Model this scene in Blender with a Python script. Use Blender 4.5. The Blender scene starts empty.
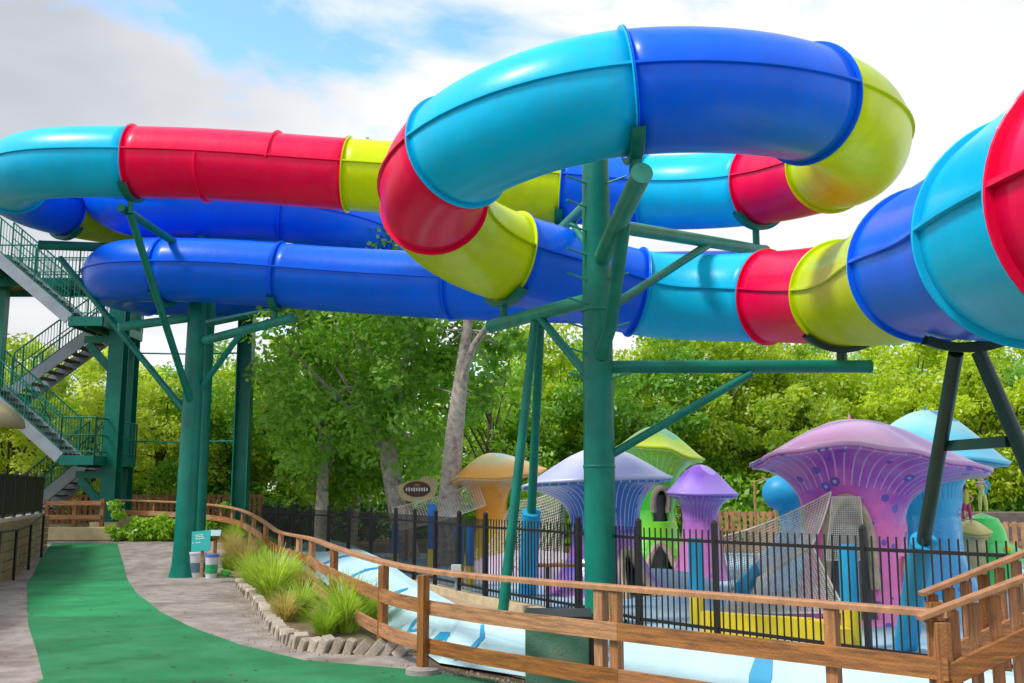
import bpy, math, random
import numpy as np
from mathutils import Vector, Matrix
random.seed(7); rng = np.random.default_rng(7)
R = math.radians
S = bpy.context.scene
COL = S.collection

# ---------------------------------------------------------------- camera
EYE = 1.7
FPX = 995.6
PITCH = math.atan(148.5/FPX)
cam_d = bpy.data.cameras.new('camera'); cam = bpy.data.objects.new('camera', cam_d); COL.objects.link(cam)
cam.location = (0, 0, EYE); cam.rotation_euler = (R(90)+PITCH, 0, 0)
cam_d.sensor_width = 36; cam_d.lens = FPX*36/1024; cam_d.clip_end = 2000
S.camera = cam
CP, SP = math.cos(PITCH), math.sin(PITCH)

# ---------------------------------------------------------------- world, sun, exposure
SUN_EL, SUN_AZ = 52, -115          # azimuth measured from +Y towards +X
wd = bpy.data.worlds.new('World'); S.world = wd; wd.use_nodes = True
nt = wd.node_tree; N = nt.nodes; L = nt.links
for n in list(N): N.remove(n)
def wn(t, **k):
    n = N.new(t)
    for a, b in k.items(): setattr(n, a, b)
    return n
def wmath(op, a, b=None, c=None, clamp=False):
    m = wn('ShaderNodeMath', operation=op, use_clamp=clamp)
    for i, v in enumerate((a, b, c)):
        if v is None: continue
        if isinstance(v, (int, float)): m.inputs[i].default_value = v
        else: L.new(v, m.inputs[i])
    return m.outputs[0]
sky = wn('ShaderNodeTexSky', sky_type='NISHITA', sun_disc=False)
sky.sun_elevation = R(SUN_EL); sky.sun_rotation = R(SUN_AZ)
sky.air_density = 1.0; sky.dust_density = 0.6; sky.ozone_density = 2.0
tc = wn('ShaderNodeTexCoord')
sep = wn('ShaderNodeSeparateXYZ'); L.new(tc.outputs['Generated'], sep.inputs[0])
zz = wmath('MAXIMUM', wmath('ADD', sep.outputs[2], 0.16), 0.05)
cx_ = wmath('DIVIDE', sep.outputs[0], zz); cy_ = wmath('DIVIDE', sep.outputs[1], zz)
comb = wn('ShaderNodeCombineXYZ'); L.new(cx_, comb.inputs[0]); L.new(cy_, comb.inputs[1])
n1 = wn('ShaderNodeTexNoise'); n1.inputs['Scale'].default_value = 1.5; n1.inputs['Detail'].default_value = 9; n1.inputs['Roughness'].default_value = .56; n1.inputs['Distortion'].default_value = .35
L.new(comb.outputs[0], n1.inputs['Vector'])
n2 = wn('ShaderNodeTexNoise'); n2.inputs['Scale'].default_value = .9; n2.inputs['Detail'].default_value = 5
off = wn('ShaderNodeVectorMath', operation='ADD'); L.new(comb.outputs[0], off.inputs[0]); off.inputs[1].default_value = (3.1, 7.7, 0)
L.new(off.outputs[0], n2.inputs['Vector'])
# openings of blue: clouds are thinner round these directions
def lobe(d, power):
    v = Vector(d).normalized()
    dt = wn('ShaderNodeVectorMath', operation='DOT_PRODUCT'); L.new(tc.outputs['Generated'], dt.inputs[0]); dt.inputs[1].default_value = v
    return wmath('POWER', wmath('MAXIMUM', dt.outputs['Value'], 0.0), power)
b1 = lobe((-.28, .90, .50), 90); b2 = lobe((.62, .85, .50), 160); b3 = lobe((.1, .3, .95), 6); b5 = lobe((-.05, .93, .52), 150)
open_ = wmath('ADD', wmath('ADD', wmath('MULTIPLY', b1, .19), wmath('MULTIPLY', b2, .18)), wmath('ADD', wmath('MULTIPLY', b5, .09), wmath('MULTIPLY', b3, .07)))
cov = wmath('SUBTRACT', wmath('ADD', n1.outputs['Fac'], .10), open_)
rmp = wn('ShaderNodeValToRGB'); L.new(cov, rmp.inputs[0])
rmp.color_ramp.elements[0].position = .42; rmp.color_ramp.elements[0].color = (0, 0, 0, 1)
rmp.color_ramp.elements[1].position = .53; rmp.color_ramp.elements[1].color = (1, 1, 1, 1)
gl = lobe((-.62, .85, .42), 14)
shade = wmath('ADD', wmath('MULTIPLY', wmath('SUBTRACT', n2.outputs['Fac'], .5), 1.8), wmath('MULTIPLY', gl, .62))
rc = wn('ShaderNodeValToRGB'); L.new(wmath('ADD', shade, .25), rc.inputs[0])
rc.color_ramp.elements[0].position = .3; rc.color_ramp.elements[0].color = (5.7, 5.8, 5.95, 1)
rc.color_ramp.elements[1].position = .95; rc.color_ramp.elements[1].color = (3.3, 3.5, 3.8, 1)
mx = wn('ShaderNodeMix', data_type='RGBA'); L.new(rmp.outputs[0], mx.inputs[0])
hs = wn('ShaderNodeHueSaturation'); hs.inputs['Saturation'].default_value = 1.15; hs.inputs['Value'].default_value = 2.2; L.new(sky.outputs[0], hs.inputs['Color'])
L.new(hs.outputs[0], mx.inputs[6]); L.new(rc.outputs[0], mx.inputs[7])
bg = wn('ShaderNodeBackground'); bg.inputs[1].default_value = .11; L.new(mx.outputs[2], bg.inputs[0])
wo = wn('ShaderNodeOutputWorld'); L.new(bg.outputs[0], wo.inputs[0])

sd = bpy.data.lights.new('sun', 'SUN'); sd.energy = 2.2; sd.angle = R(12); sd.color = (1, .95, .88)
sun = bpy.data.objects.new('sun', sd); COL.objects.link(sun)
az, el = R(SUN_AZ), R(SUN_EL)
sdir = Vector((math.sin(az)*math.cos(el), math.cos(az)*math.cos(el), math.sin(el)))
sun.rotation_euler = sdir.to_track_quat('Z', 'Y').to_euler(); sun.location = (0, 0, 30)
S.view_settings.view_transform = 'Standard'; S.view_settings.look = 'None'; S.view_settings.gamma = 1
S.view_settings.use_curve_mapping = False
S.view_settings.exposure = 0.68

# ---------------------------------------------------------------- geometry helpers
def W(px, py, Y):
    """world point seen at pixel px,py at distance Y along the ground axis"""
    u = (px-512)/FPX; v = (341.5-py)/FPX
    d = Vector((u, CP-v*SP, SP+v*CP)); t = Y/d.y
    return Vector((d.x*t, Y, EYE+d.z*t))
def sm(t): t = max(0., min(1., t)); return t*t*(3-2*t)
RAIL = [(3.5,5.9),(2.75,6.44),(1.44,7.6),(-.82,9.6),(-1.66,11.7),(-2.42,13.8),(-4.05,19),(-5.9,23.7),(-7.3,26.4),(-8.5,27.4),(-10,28.0),(-12,28.6)]
def rail_x(y):
    for (x0, y0), (x1, y1) in zip(RAIL, RAIL[1:]):
        if y0 <= y <= y1: return x0+(x1-x0)*(y-y0)/(y1-y0)
    return 3.5 if y < 5.9 else -12
def terrain(x, y):
    rise = -.1*sm((y-15)/6)+max(0, min(1, (y-21.5)/8))*.7
    m = sm((rail_x(min(y, 27.4))+.5-x)/.6)
    return rise*m
def G(px, py):
    """point of the ground seen at a pixel"""
    u = (px-512)/FPX; v = (341.5-py)/FPX
    d = Vector((u, CP-v*SP, SP+v*CP)); o = Vector((0, 0, EYE)); t = 1.
    while t < 120:
        p = o+d*t
        if p.z <= terrain(p.x, p.y): break
        t += .02
    return p

class MB:
    def __init__(s): s.v = []; s.f = []; s.uv = None
    def add(s, vs, fs):
        b = len(s.v); s.v += [tuple(v) for v in vs]; s.f += [tuple(i+b for i in f) for f in fs]; return s
    def box(s, c, size, rz=0, M=None):
        x, y, z = size[0]/2, size[1]/2, size[2]/2
        vs = [Vector((a*x, b*y, e*z)) for a in (-1, 1) for b in (-1, 1) for e in (-1, 1)]
        m = M if M is not None else Matrix.Rotation(rz, 3, 'Z')
        vs = [m @ v + Vector(c) for v in vs]
        return s.add(vs, [(0,1,3,2),(4,6,7,5),(0,4,5,1),(2,3,7,6),(0,2,6,4),(1,5,7,3)])
    def beam(s, a, b, w, h, up=(0, 0, 1)):
        a, b = Vector(a), Vector(b); t = (b-a).normalized(); u = Vector(up)
        sd_ = t.cross(u)
        if sd_.length < 1e-4: sd_ = t.cross(Vector((0, 1, 0)))
        sd_.normalize(); u = sd_.cross(t)
        m = Matrix((sd_, t, u)).transposed()
        return s.box((a+b)/2, (w, (b-a).length, h), M=m)
    def tube(s, pts, rad, n=10, cap=True):
        pts = [Vector(p) for p in pts]
        if not isinstance(rad, (list, tuple)): rad = [rad]*len(pts)
        prev = None; vs = []
        for i, p in enumerate(pts):
            t = (pts[min(i+1, len(pts)-1)]-pts[max(i-1, 0)]).normalized()
            if prev is None: u = t.orthogonal().normalized()
            else:
                u = prev-t*prev.dot(t); u.normalize()
            prev = u; w = t.cross(u)
            vs += [p+(u*math.cos(2*math.pi*k/n)+w*math.sin(2*math.pi*k/n))*rad[i] for k in range(n)]
        fs = []
        for i in range(len(pts)-1):
            for k in range(n):
                fs.append((i*n+k, i*n+(k+1) % n, (i+1)*n+(k+1) % n, (i+1)*n+k))
        if cap: fs.append(tuple(range(n-1, -1, -1))); fs.append(tuple((len(pts)-1)*n+k for k in range(n)))
        return s.add(vs, fs)
    def lathe(s, prof, c=(0, 0, 0), n=24, cap=False):
        vs = [(c[0]+r*math.cos(2*math.pi*k/n), c[1]+r*math.sin(2*math.pi*k/n), c[2]+z) for r, z in prof for k in range(n)]
        fs = [(i*n+k, i*n+(k+1) % n, (i+1)*n+(k+1) % n, (i+1)*n+k) for i in range(len(prof)-1) for k in range(n)]
        if cap: fs += [tuple(range(n-1, -1, -1)), tuple((len(prof)-1)*n+k for k in range(n))]
        return s.add(vs, fs)
    def grid(s, rows, closed=False):
        m = len(rows[0]); vs = [p for r in rows for p in r]; fs = []
        for i in range(len(rows)-1):
            for k in range(m if closed else m-1):
                fs.append((i*m+k, i*m+(k+1) % m, (i+1)*m+(k+1) % m, (i+1)*m+k))
        return s.add(vs, fs)
    def ball(s, c, r, n=12, m=8, sc=(1, 1, 1)):
        rows = []
        for i in range(m+1):
            a = math.pi*(.02+.96*i/m)
            rows.append([(c[0]+r*sc[0]*math.sin(a)*math.cos(2*math.pi*k/n), c[1]+r*sc[1]*math.sin(a)*math.sin(2*math.pi*k/n), c[2]-r*sc[2]*math.cos(a)) for k in range(n)])
        b = len(s.v); s.grid(rows, True)
        s.f.append(tuple(b+k for k in range(n-1, -1, -1))); s.f.append(tuple(b+m*n+k for k in range(n)))
        return s
    def build(s, name, mat, parent=None, smooth=False, bevel=0, recalc=True):
        me = bpy.data.meshes.new(name); me.from_pydata(s.v, [], s.f)
        if recalc:
            import bmesh
            bm = bmesh.new(); bm.from_mesh(me); bmesh.ops.recalc_face_normals(bm, faces=bm.faces); bm.to_mesh(me); bm.free()
        me.materials.append(mat)
        if smooth:
            me.polygons.foreach_set('use_smooth', [True]*len(me.polygons))
            try: me.set_sharp_from_angle(angle=R(42))
            except Exception: pass
        o = bpy.data.objects.new(name, me); COL.objects.link(o)
        if bevel:
            b = o.modifiers.new('bevel', 'BEVEL'); b.width = bevel; b.segments = 2; b.limit_method = 'ANGLE'
        if parent is not None: o.parent = parent
        return o
def place(o, parent):            # parts are written in world coordinates; the parent Empty sits at the base
    o.parent = parent; o.matrix_parent_inverse = Matrix.Translation(-parent.location)
    return o
def tag(o, label=None, cat=None, group=None, kind=None):
    if label: o['label'] = label
    if cat: o['category'] = cat
    if group: o['group'] = group
    if kind: o['kind'] = kind
    return o
def thing(name, label, cat, loc=(0, 0, 0), group=None, rz=0):
    o = bpy.data.objects.new(name, None); COL.objects.link(o); o.location = loc; o.rotation_euler = (0, 0, rz); o.empty_display_size = .1
    return tag(o, label, cat, group)
def wpart(mb, name, mat, root, **k):       # part given in world coordinates
    o = mb.build(name, mat, None, **k); return place(o, root)
def sub(mb, name, mat, part, **k):         # sub-part, world coordinates; its parent part sits at identity after inverse
    o = mb.build(name, mat, None, **k); o.parent = part; return o
def copy_tree(o, parent=None):
    c = o.copy(); COL.objects.link(c)
    if parent is not None: c.parent = parent
    for ch in list(o.children): copy_tree(ch, c)
    return c

# ---------------------------------------------------------------- materials
def mat(name, col, rough=.5, var=.12, scale=3., bump=0., bscale=40., metal=0., coat=0., spec=.5, col2=None, stain=None, sscale=1.2, samt=.5, st=None, st2=None, ov=0):
    m = bpy.data.materials.new(name); m.use_nodes = True; t = m.node_tree; n = t.nodes; l = t.links
    b = n['Principled BSDF']; b.inputs['Roughness'].default_value = rough; b.inputs['Metallic'].default_value = metal
    b.inputs['Coat Weight'].default_value = coat; b.inputs['Coat Roughness'].default_value = .12; b.inputs['Specular IOR Level'].default_value = spec
    tcn = n.new('ShaderNodeTexCoord'); ns = n.new('ShaderNodeTexNoise'); ns.inputs['Scale'].default_value = scale; ns.inputs['Detail'].default_value = 6; ns.inputs['Roughness'].default_value = .6
    def vec(q):
        if not q: return tcn.outputs['Object']
        mp = n.new('ShaderNodeMapping'); mp.inputs['Scale'].default_value = q; l.new(tcn.outputs['Object'], mp.inputs[0]); return mp.outputs[0]
    l.new(vec(st), ns.inputs['Vector'])
    rp = n.new('ShaderNodeValToRGB'); l.new(ns.outputs['Fac'], rp.inputs[0])
    c = Vector(col); c2 = Vector(col2) if col2 else None
    rp.color_ramp.elements[0].position = .3; rp.color_ramp.elements[1].position = .7
    rp.color_ramp.elements[0].color = (*(c*(1-var)), 1); rp.color_ramp.elements[1].color = (*(c2 if c2 else c*(1+var)), 1)
    out = rp.outputs[0]
    if stain:
        s2 = n.new('ShaderNodeTexNoise'); s2.inputs['Scale'].default_value = sscale; s2.inputs['Detail'].default_value = 8; s2.inputs['Roughness'].default_value = .65
        l.new(vec(st2), s2.inputs['Vector'])
        r2 = n.new('ShaderNodeValToRGB'); l.new(s2.outputs['Fac'], r2.inputs[0]); r2.color_ramp.elements[0].position = .48; r2.color_ramp.elements[1].position = .66
        r2.color_ramp.elements[0].color = (0, 0, 0, 1); r2.color_ramp.elements[1].color = (samt, samt, samt, 1)
        mxn = n.new('ShaderNodeMix'); mxn.data_type = 'RGBA'; l.new(r2.outputs[0], mxn.inputs[0]); l.new(out, mxn.inputs[6]); mxn.inputs[7].default_value = (*stain, 1)
        out = mxn.outputs[2]
    if ov:
        oi = n.new('ShaderNodeObjectInfo'); hv = n.new('ShaderNodeHueSaturation'); mr = n.new('ShaderNodeMapRange'); l.new(oi.outputs['Random'], mr.inputs[0]); mr.inputs[3].default_value = 1-ov; mr.inputs[4].default_value = 1+ov*.7
        mr2 = n.new('ShaderNodeMapRange'); l.new(oi.outputs['Random'], mr2.inputs[0]); mr2.inputs[3].default_value = 1.05; mr2.inputs[4].default_value = 1-ov*.7
        l.new(mr.outputs[0], hv.inputs['Value']); l.new(mr2.outputs[0], hv.inputs['Saturation']); l.new(out, hv.inputs['Color']); out = hv.outputs[0]
    l.new(out, b.inputs['Base Color'])
    if bump:
        nb = n.new('ShaderNodeTexNoise'); nb.inputs['Scale'].default_value = bscale; nb.inputs['Detail'].default_value = 4; l.new(tcn.outputs['Object'], nb.inputs['Vector'])
        bp = n.new('ShaderNodeBump'); bp.inputs['Strength'].default_value = bump; bp.inputs['Distance'].default_value = .02; l.new(nb.outputs['Fac'], bp.inputs['Height']); l.new(bp.outputs[0], b.inputs['Normal'])
    return m
def fibre(name, col):            # gelcoat fibreglass: glossy, faintly chalky and wavy
    return mat(name, col, rough=.33, var=.10, scale=1.1, bump=.16, bscale=6., coat=.07, spec=.2, stain=tuple(Vector(col)*.62+Vector((.05, .05, .05))), sscale=2.2, samt=.24, st2=(3, 3, .35))
FT = {'teal': fibre('teal fibreglass', (.0, .52, .88)), 'blue': fibre('blue fibreglass', (.0, .14, .93)),
      'red': fibre('red fibreglass', (.93, .0, .075)), 'yellow': fibre('yellow fibreglass', (.63, .78, .0))}
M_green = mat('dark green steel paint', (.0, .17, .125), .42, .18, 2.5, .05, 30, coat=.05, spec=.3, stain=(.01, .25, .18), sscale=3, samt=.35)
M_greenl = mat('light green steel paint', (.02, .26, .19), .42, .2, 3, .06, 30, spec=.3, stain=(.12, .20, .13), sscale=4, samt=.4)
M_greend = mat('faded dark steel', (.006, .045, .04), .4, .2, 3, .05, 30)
M_black = mat('black fence paint', (.012, .012, .014), .42, .2, 4)
M_wood = mat('stained wood', (.40, .16, .042), .65, .45, 2.2, .3, 60, stain=(.15, .06, .025), sscale=3, samt=.7, st=(1, 1, 22), st2=(1.2, 1.2, 9), ov=.28)
M_woodp = mat('stained wood posts', (.40, .16, .042), .65, .45, 3, .3, 60, stain=(.15, .06, .025), sscale=3, samt=.7, st=(14, 14, .8), st2=(7, 7, .9), ov=.28)
M_woodf = mat('weathered fence wood', (.36, .17, .07), .7, .3, 6, .25, 50, stain=(.12, .06, .03), sscale=4, samt=.5)
M_rail = mat('worn rail wood', (.42, .21, .10), .6, .25, 10, .2, 60, stain=(.25, .11, .06), sscale=6, samt=.6)
M_turf = mat('green rubber path', (.010, .19, .065), .9, .38, .9, .6, 160, stain=(.045, .27, .12), sscale=.6, samt=.7)
M_conc = mat('weathered concrete', (.30, .265, .24), .9, .28, 3.5, .6, 90, col2=(.41, .365, .33), stain=(.15, .11, .09), sscale=.8, samt=.8)
M_soil = mat('bare soil and leaf litter', (.17, .12, .07), .95, .4, 6, .7, 60, stain=(.08, .10, .03), sscale=1.5, samt=.6)
M_tan = mat('sandy ground', (.42, .32, .21), .9, .25, 4, .4, 90, stain=(.22, .17, .12), sscale=2, samt=.6)
M_kerb = mat('kerb concrete', (.52, .43, .27), .8, .2, 6, .3, 70)
M_white = mat('pale blue paint', (.50, .76, .86), .5, .08, 2, .1, 40, stain=(.42, .60, .68), sscale=1.5, samt=.5)
M_bluep = mat('bright blue paint', (.01, .33, .62), .45, .1, 3)
M_dblue = mat('deep blue paint', (.0, .17, .52), .4, .12, 3)
M_yellow = mat('yellow paint', (.80, .62, .02), .5, .1, 3, stain=(.5, .42, .05), sscale=3, samt=.4)
M_stone = mat('edging stone', (.44, .37, .30), .88, .3, 5, .6, 60, stain=(.20, .17, .12), sscale=9, samt=.6, ov=.35)
M_wallst = mat('retaining wall', (.55, .50, .40), .85, .25, 5, .4, 50, stain=(.36, .28, .18), sscale=2, samt=.6)
M_grey = mat('grey painted steel', (.30, .36, .42), .45, .15, 3)
M_net = mat('grey rope', (.66, .62, .55), .9, .2, 9)
M_tread = mat('weathered stair boards', (.13, .09, .07), .8, .3, 6)
M_cream = mat('cream plaster', (.55, .45, .24), .7, .15, 4)
M_brown = mat('brown sign paint', (.10, .035, .025), .6, .2, 8)
M_pad = mat('play pad', (.36, .52, .62), .8, .1, 1.5, .2, 90, stain=(.10, .36, .62), sscale=.55, samt=.8)
M_text = mat('sign lettering', (.75, .75, .70), .6, .1)
M_dark = mat('dark interior', (.05, .045, .04), .9, .2)
M_teals = mat('teal sign', (.0, .36, .34), .4, .08)
M_skin = mat('painted skin', (.72, .42, .26), .5, .05)
M_lime = mat('lime paint', (.04, .62, .10), .35, .15, 4, coat=.3)
M_hot = mat('pink paint', (.65, .03, .15), .4, .1)
M_bark = mat('grey bark', (.42, .37, .31), .9, .3, 8, .8, 30, stain=(.13, .11, .09), sscale=7, samt=.7)
M_barkd = mat('dark bark', (.11, .08, .06), .9, .3, 8, .8, 30)
def leafmat(name, c1, c2, trans=.45):
    m = bpy.data.materials.new(name); m.use_nodes = True; t = m.node_tree; n = t.nodes; l = t.links
    for q in list(n): n.remove(q)
    o = n.new('ShaderNodeOutputMaterial'); g = n.new('ShaderNodeNewGeometry'); oi = n.new('ShaderNodeObjectInfo')
    ns = n.new('ShaderNodeTexNoise'); ns.inputs['Scale'].default_value = .8; tcn = n.new('ShaderNodeTexCoord'); l.new(tcn.outputs['Object'], ns.inputs['Vector'])
    a = n.new('ShaderNodeMath'); a.operation = 'MULTIPLY_ADD'; l.new(g.outputs['Random Per Island'], a.inputs[0]); a.inputs[1].default_value = .45; 
    b = n.new('ShaderNodeMath'); b.operation = 'MULTIPLY_ADD'; l.new(ns.outputs['Fac'], b.inputs[0]); b.inputs[1].default_value = 1.3; b.inputs[2].default_value = -.5
    c = n.new('ShaderNodeMath'); c.operation = 'MULTIPLY_ADD'; l.new(oi.outputs['Random'], c.inputs[0]); c.inputs[1].default_value = .4; l.new(b.outputs[0], c.inputs[2]); l.new(c.outputs[0], a.inputs[2])
    mxn = n.new('ShaderNodeMix'); mxn.data_type = 'RGBA'; l.new(a.outputs[0], mxn.inputs[0]); mxn.inputs[6].default_value = (*c1, 1); mxn.inputs[7].default_value = (*c2, 1)
    d = n.new('ShaderNodeBsdfDiffuse'); tr = n.new('ShaderNodeBsdfTranslucent'); gl_ = n.new('ShaderNodeBsdfGlossy'); gl_.inputs['Roughness'].default_value = .45; gl_.inputs['Color'].default_value = (.8, .8, .8, 1)
    l.new(mxn.outputs[2], d.inputs[0]); l.new(mxn.outputs[2], tr.inputs[0])
    ms = n.new('ShaderNodeMixShader'); ms.inputs[0].default_value = trans; l.new(d.outputs[0], ms.inputs[1]); l.new(tr.outputs[0], ms.inputs[2])
    m2 = n.new('ShaderNodeMixShader'); m2.inputs[0].default_value = .05; l.new(ms.outputs[0], m2.inputs[1]); l.new(gl_.outputs[0], m2.inputs[2]); l.new(m2.outputs[0], o.inputs[0])
    return m
LM = {'bright': leafmat('bright leaves', (.24, .42, .015), (.68, .82, .03), .6), 'mid': leafmat('mid green leaves', (.14, .36, .014), (.42, .68, .04), .55),
      'dark': leafmat('deep green leaves', (.09, .29, .02), (.36, .68, .05), .58), 'olive': leafmat('yellow green leaves', (.32, .52, .03), (.80, .90, .10), .6),
      'grass': leafmat('grass blades', (.26, .50, .03), (.68, .82, .10), .5), 'hedge': leafmat('hedge leaves', (.03, .09, .012), (.09, .20, .03)),
      'dry': leafmat('dry grass blades', (.55, .50, .12), (.85, .68, .26), .5)}

# ================================================================= GROUND
def axis(a, b, step, far):
    v = list(np.arange(a, b+1e-6, step)); return [-far, -far*.4] + [a-12, a-5] + v + [b+5, b+12] + [far*.4, far]
xs = axis(-16, 10, .4, 600); ys = [-600, -200, -40, -10]+list(np.arange(-4, 34, .4))+[38, 45, 60, 120, 300, 700]
mb = MB(); mb.grid([[(x, y, terrain(x, y)-.012) for x in xs] for y in ys])
tag(mb.build('ground', M_soil, smooth=True), kind='structure')
def strip(rows, name, m, dz, nx=10, smooth=True, sub_=4):
    """rows: list of (left xy, right xy) laid on the terrain"""
    rr = []
    for (a, b), (c, d) in zip(rows, rows[1:]):
        for k in range(sub_): 
            t = k/sub_; rr.append((Vector(a[:2]).lerp(Vector(c[:2]), t), Vector(b[:2]).lerp(Vector(d[:2]), t)))
    rr.append((Vector(rows[-1][0][:2]), Vector(rows[-1][1][:2])))
    mb = MB(); mb.grid([[(p.x, p.y, terrain(p.x, p.y)+dz) for p in (a.lerp(b, i/nx) for i in range(nx+1))] for a, b in rr])
    return tag(mb.build(name, m, smooth=smooth), kind='structure')
def wall_x(y): return -9.6-(y-18.6)*.312
rows = []
for y in list(np.arange(1.5, 27.6, .5)): rows.append(((wall_x(y)-.1, y), (rail_x(y)+.25, y)))
strip(rows, 'concrete_path', M_conc, .0, nx=24, sub_=2)
gp = [((44,683),(520,683)),((37,653),(395,668)),((28,625),(305,661)),((27,600),(243,646)),((27,582),(192,628)),((40,560),(160,612)),((47,550),(137,594)),((52,543),(124,566)),((54,541),(117,543))]
gpr = [(G(*a), G(*b)) for a, b in gp]
# follow matching depths: resample both sides by depth
def interp_edge(side, y):
    pts = sorted([(g[side].y, g[side].x) for g in gpr]); 
    return float(np.interp(y, [p[0] for p in pts], [p[1] for p in pts]))
y_far = min(gpr[-1][0].y, gpr[-1][1].y)
rows = [((-3.6, 1.5), (3.1, 1.5)), ((-3.95, 5), (1.9, 5)), ((-4.1, 7.5), (.55, 7.5))]
for y in np.arange(8.9, y_far, .5): rows.append(((interp_edge(0, y), y), (interp_edge(1, y), y)))
M_turf2 = mat('green rubber path, lighter panel', (.014, .26, .085), .9, .3, .9, .5, 220, stain=(.04, .34, .13), sscale=.6, samt=.6)
kn = [k for k, r_ in enumerate(rows) if r_[0][1] < 14.4][-1]; kf = [k for k, r_ in enumerate(rows) if r_[0][1] < 20.5][-1]
strip(rows[:kn+1], 'green_path', M_turf, .005, nx=16, sub_=3)
strip(rows[kn:kf+1], 'green_path', M_turf2, .005, nx=16, sub_=3)
strip(rows[kf:], 'green_path', M_turf, .005, nx=16, sub_=3)
# play area pad and sandy strip behind the trough
mb = MB(); mb.grid([[(x, y, .006) for x in np.linspace(rail_x(y)+.7, 16, 8)] for y in np.linspace(7.0, 27, 60)])
tag(mb.build('sandy_ground', M_tan), kind='structure')
FENCE = [(-6.7,27.2),(-2.3,20),(-.42,16.0),(.9,13.75),(1.55,12.4),(2.3,11.5),(3.5,10.1),(4.6,8.9),(5.8,7.6),(7.2,6.2)]
pad = [((FENCE[i][0]+.2, FENCE[i][1]+.25), (16, FENCE[i][1]+.25)) for i in range(len(FENCE)-1, -1, -1)]
mb = MB(); mb.grid([[(a[0]+(b[0]-a[0])*k/6, a[1], .012) for k in range(7)] for a, b in pad]); tag(mb.build('play_pad', M_pad), kind='structure')

# ================================================================= SLIDES
def arc_(cx, cy, r, a0, a1, n): return [(cx+r*math.sin(R(a0+(a1-a0)*i/n)), cy-r*math.cos(R(a0+(a1-a0)*i/n))) for i in range(n+1)]
def arc2(cx, cy, r, q, a0, a1, n): return [(cx+r*math.sin(R(a0+(a1-a0)*i/n)), cy-q*math.cos(R(a0+(a1-a0)*i/n))) for i in range(n+1)]
def withh(xy, h0, h1): n = len(xy)-1; return [(x, y, h0+(h1-h0)*i/n) for i, (x, y) in enumerate(xy)]
def spline(pts, step=.1):
    P_ = [np.array(p, float) for p in pts]; P_ = [2*P_[0]-P_[1]]+P_+[2*P_[-1]-P_[-2]]; out = []
    for i in range(1, len(P_)-2):
        p0, p1, p2, p3 = P_[i-1:i+3]
        t0 = 0; t1 = t0+np.linalg.norm(p1-p0)**.5; t2 = t1+np.linalg.norm(p2-p1)**.5; t3 = t2+np.linalg.norm(p3-p2)**.5
        n = max(2, int(np.linalg.norm(p2-p1)/step))
        for k in range(n):
            t = t1+(t2-t1)*k/n
            A1 = (t1-t)/(t1-t0)*p0+(t-t0)/(t1-t0)*p1; A2 = (t2-t)/(t2-t1)*p1+(t-t1)/(t2-t1)*p2; A3 = (t3-t)/(t3-t2)*p2+(t-t2)/(t3-t2)*p3
            B1 = (t2-t)/(t2-t0)*A1+(t-t0)/(t2-t0)*A2; B2 = (t3-t)/(t3-t1)*A2+(t-t1)/(t3-t1)*A3
            out.append((t2-t)/(t2-t1)*B1+(t-t1)/(t2-t1)*B2)
    out.append(P_[-2]); a = np.array(out)
    for _ in range(25): a[1:-1] = .25*a[:-2]+.5*a[1:-1]+.25*a[2:]
    return a
A_CTL = [(-15,30,10.8),(-12,29.2,10.4),(-9.5,28.6,9.75),(-7.8,27.9,9.15),(-7.0,27.0,8.8),(-7.0,26.0,8.6),(-7.9,25.1,8.5),(-9.0,24.4,8.4)] + \
  withh(arc_(-8.3, 21.55, 2.6, -160, 0, 6)[1:], 8.35, 8.12)+[(-6,18.9,8.05),(-3.3,18.75,7.8),(-.5,18.7,7.6)] + \
  withh(arc2(1.3, 14.7, 3.78, 3.98, 180, 100, 5), 7.5, 6.82)+withh(arc2(1.3, 14.7, 3.78, 3.98, 85, 0, 6), 6.60, 6.15)+withh(arc_(1.3, 13.1, 2.4, -15, -165, 7), 6.06, 5.14)+ \
  [(2.2,16.1,4.88),(3.2,15.8,4.77),(4.1,14.95,4.62),(4.5,13.5,4.37),(4.4,11.7,4.1),(3.98,9.4,3.84),(3.5,6.9,3.43),(3.15,5.4,3.22),(2.97,3.8,3.02),(3.1,1.8,2.85),(3.9,0,2.7),(5.4,-1.6,2.55),(7.5,-2.6,2.4)]
A_J = [(-15,30,'blue'),(-10.3,28.8,'teal'),(-7,26.8,'blue'),(-8.9,24.45,'yellow'),(-10.45,22.75,'blue'),(-10.6,20.5,'teal'),(-7.5,18.92,'red'),(-3.15,18.75,'yellow'),(-1.9,18.7,'teal'),(-.6,18.7,'yellow'),(.93,18.7,'blue'),(2.5,18.45,'teal'),(4.45,17.1,'red'),(5.05,15.2,'yellow'),
       (3.66,11.5,'blue'),(1.33,10.75,'teal'),(-.65,11.7,'red'),(-1.05,13.2,'yellow'),(0.0,15.05,'blue'),(2.05,15.95,'teal'),(3.95,15.1,'red'),(4.49,13.3,'yellow'),(3.93,9.2,'blue'),(3.33,6.05,'teal'),(3.04,4.6,'red'),(3.05,2.2,'yellow'),(4.6,-.8,'blue'),(7.5,-2.6,None)]
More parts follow.
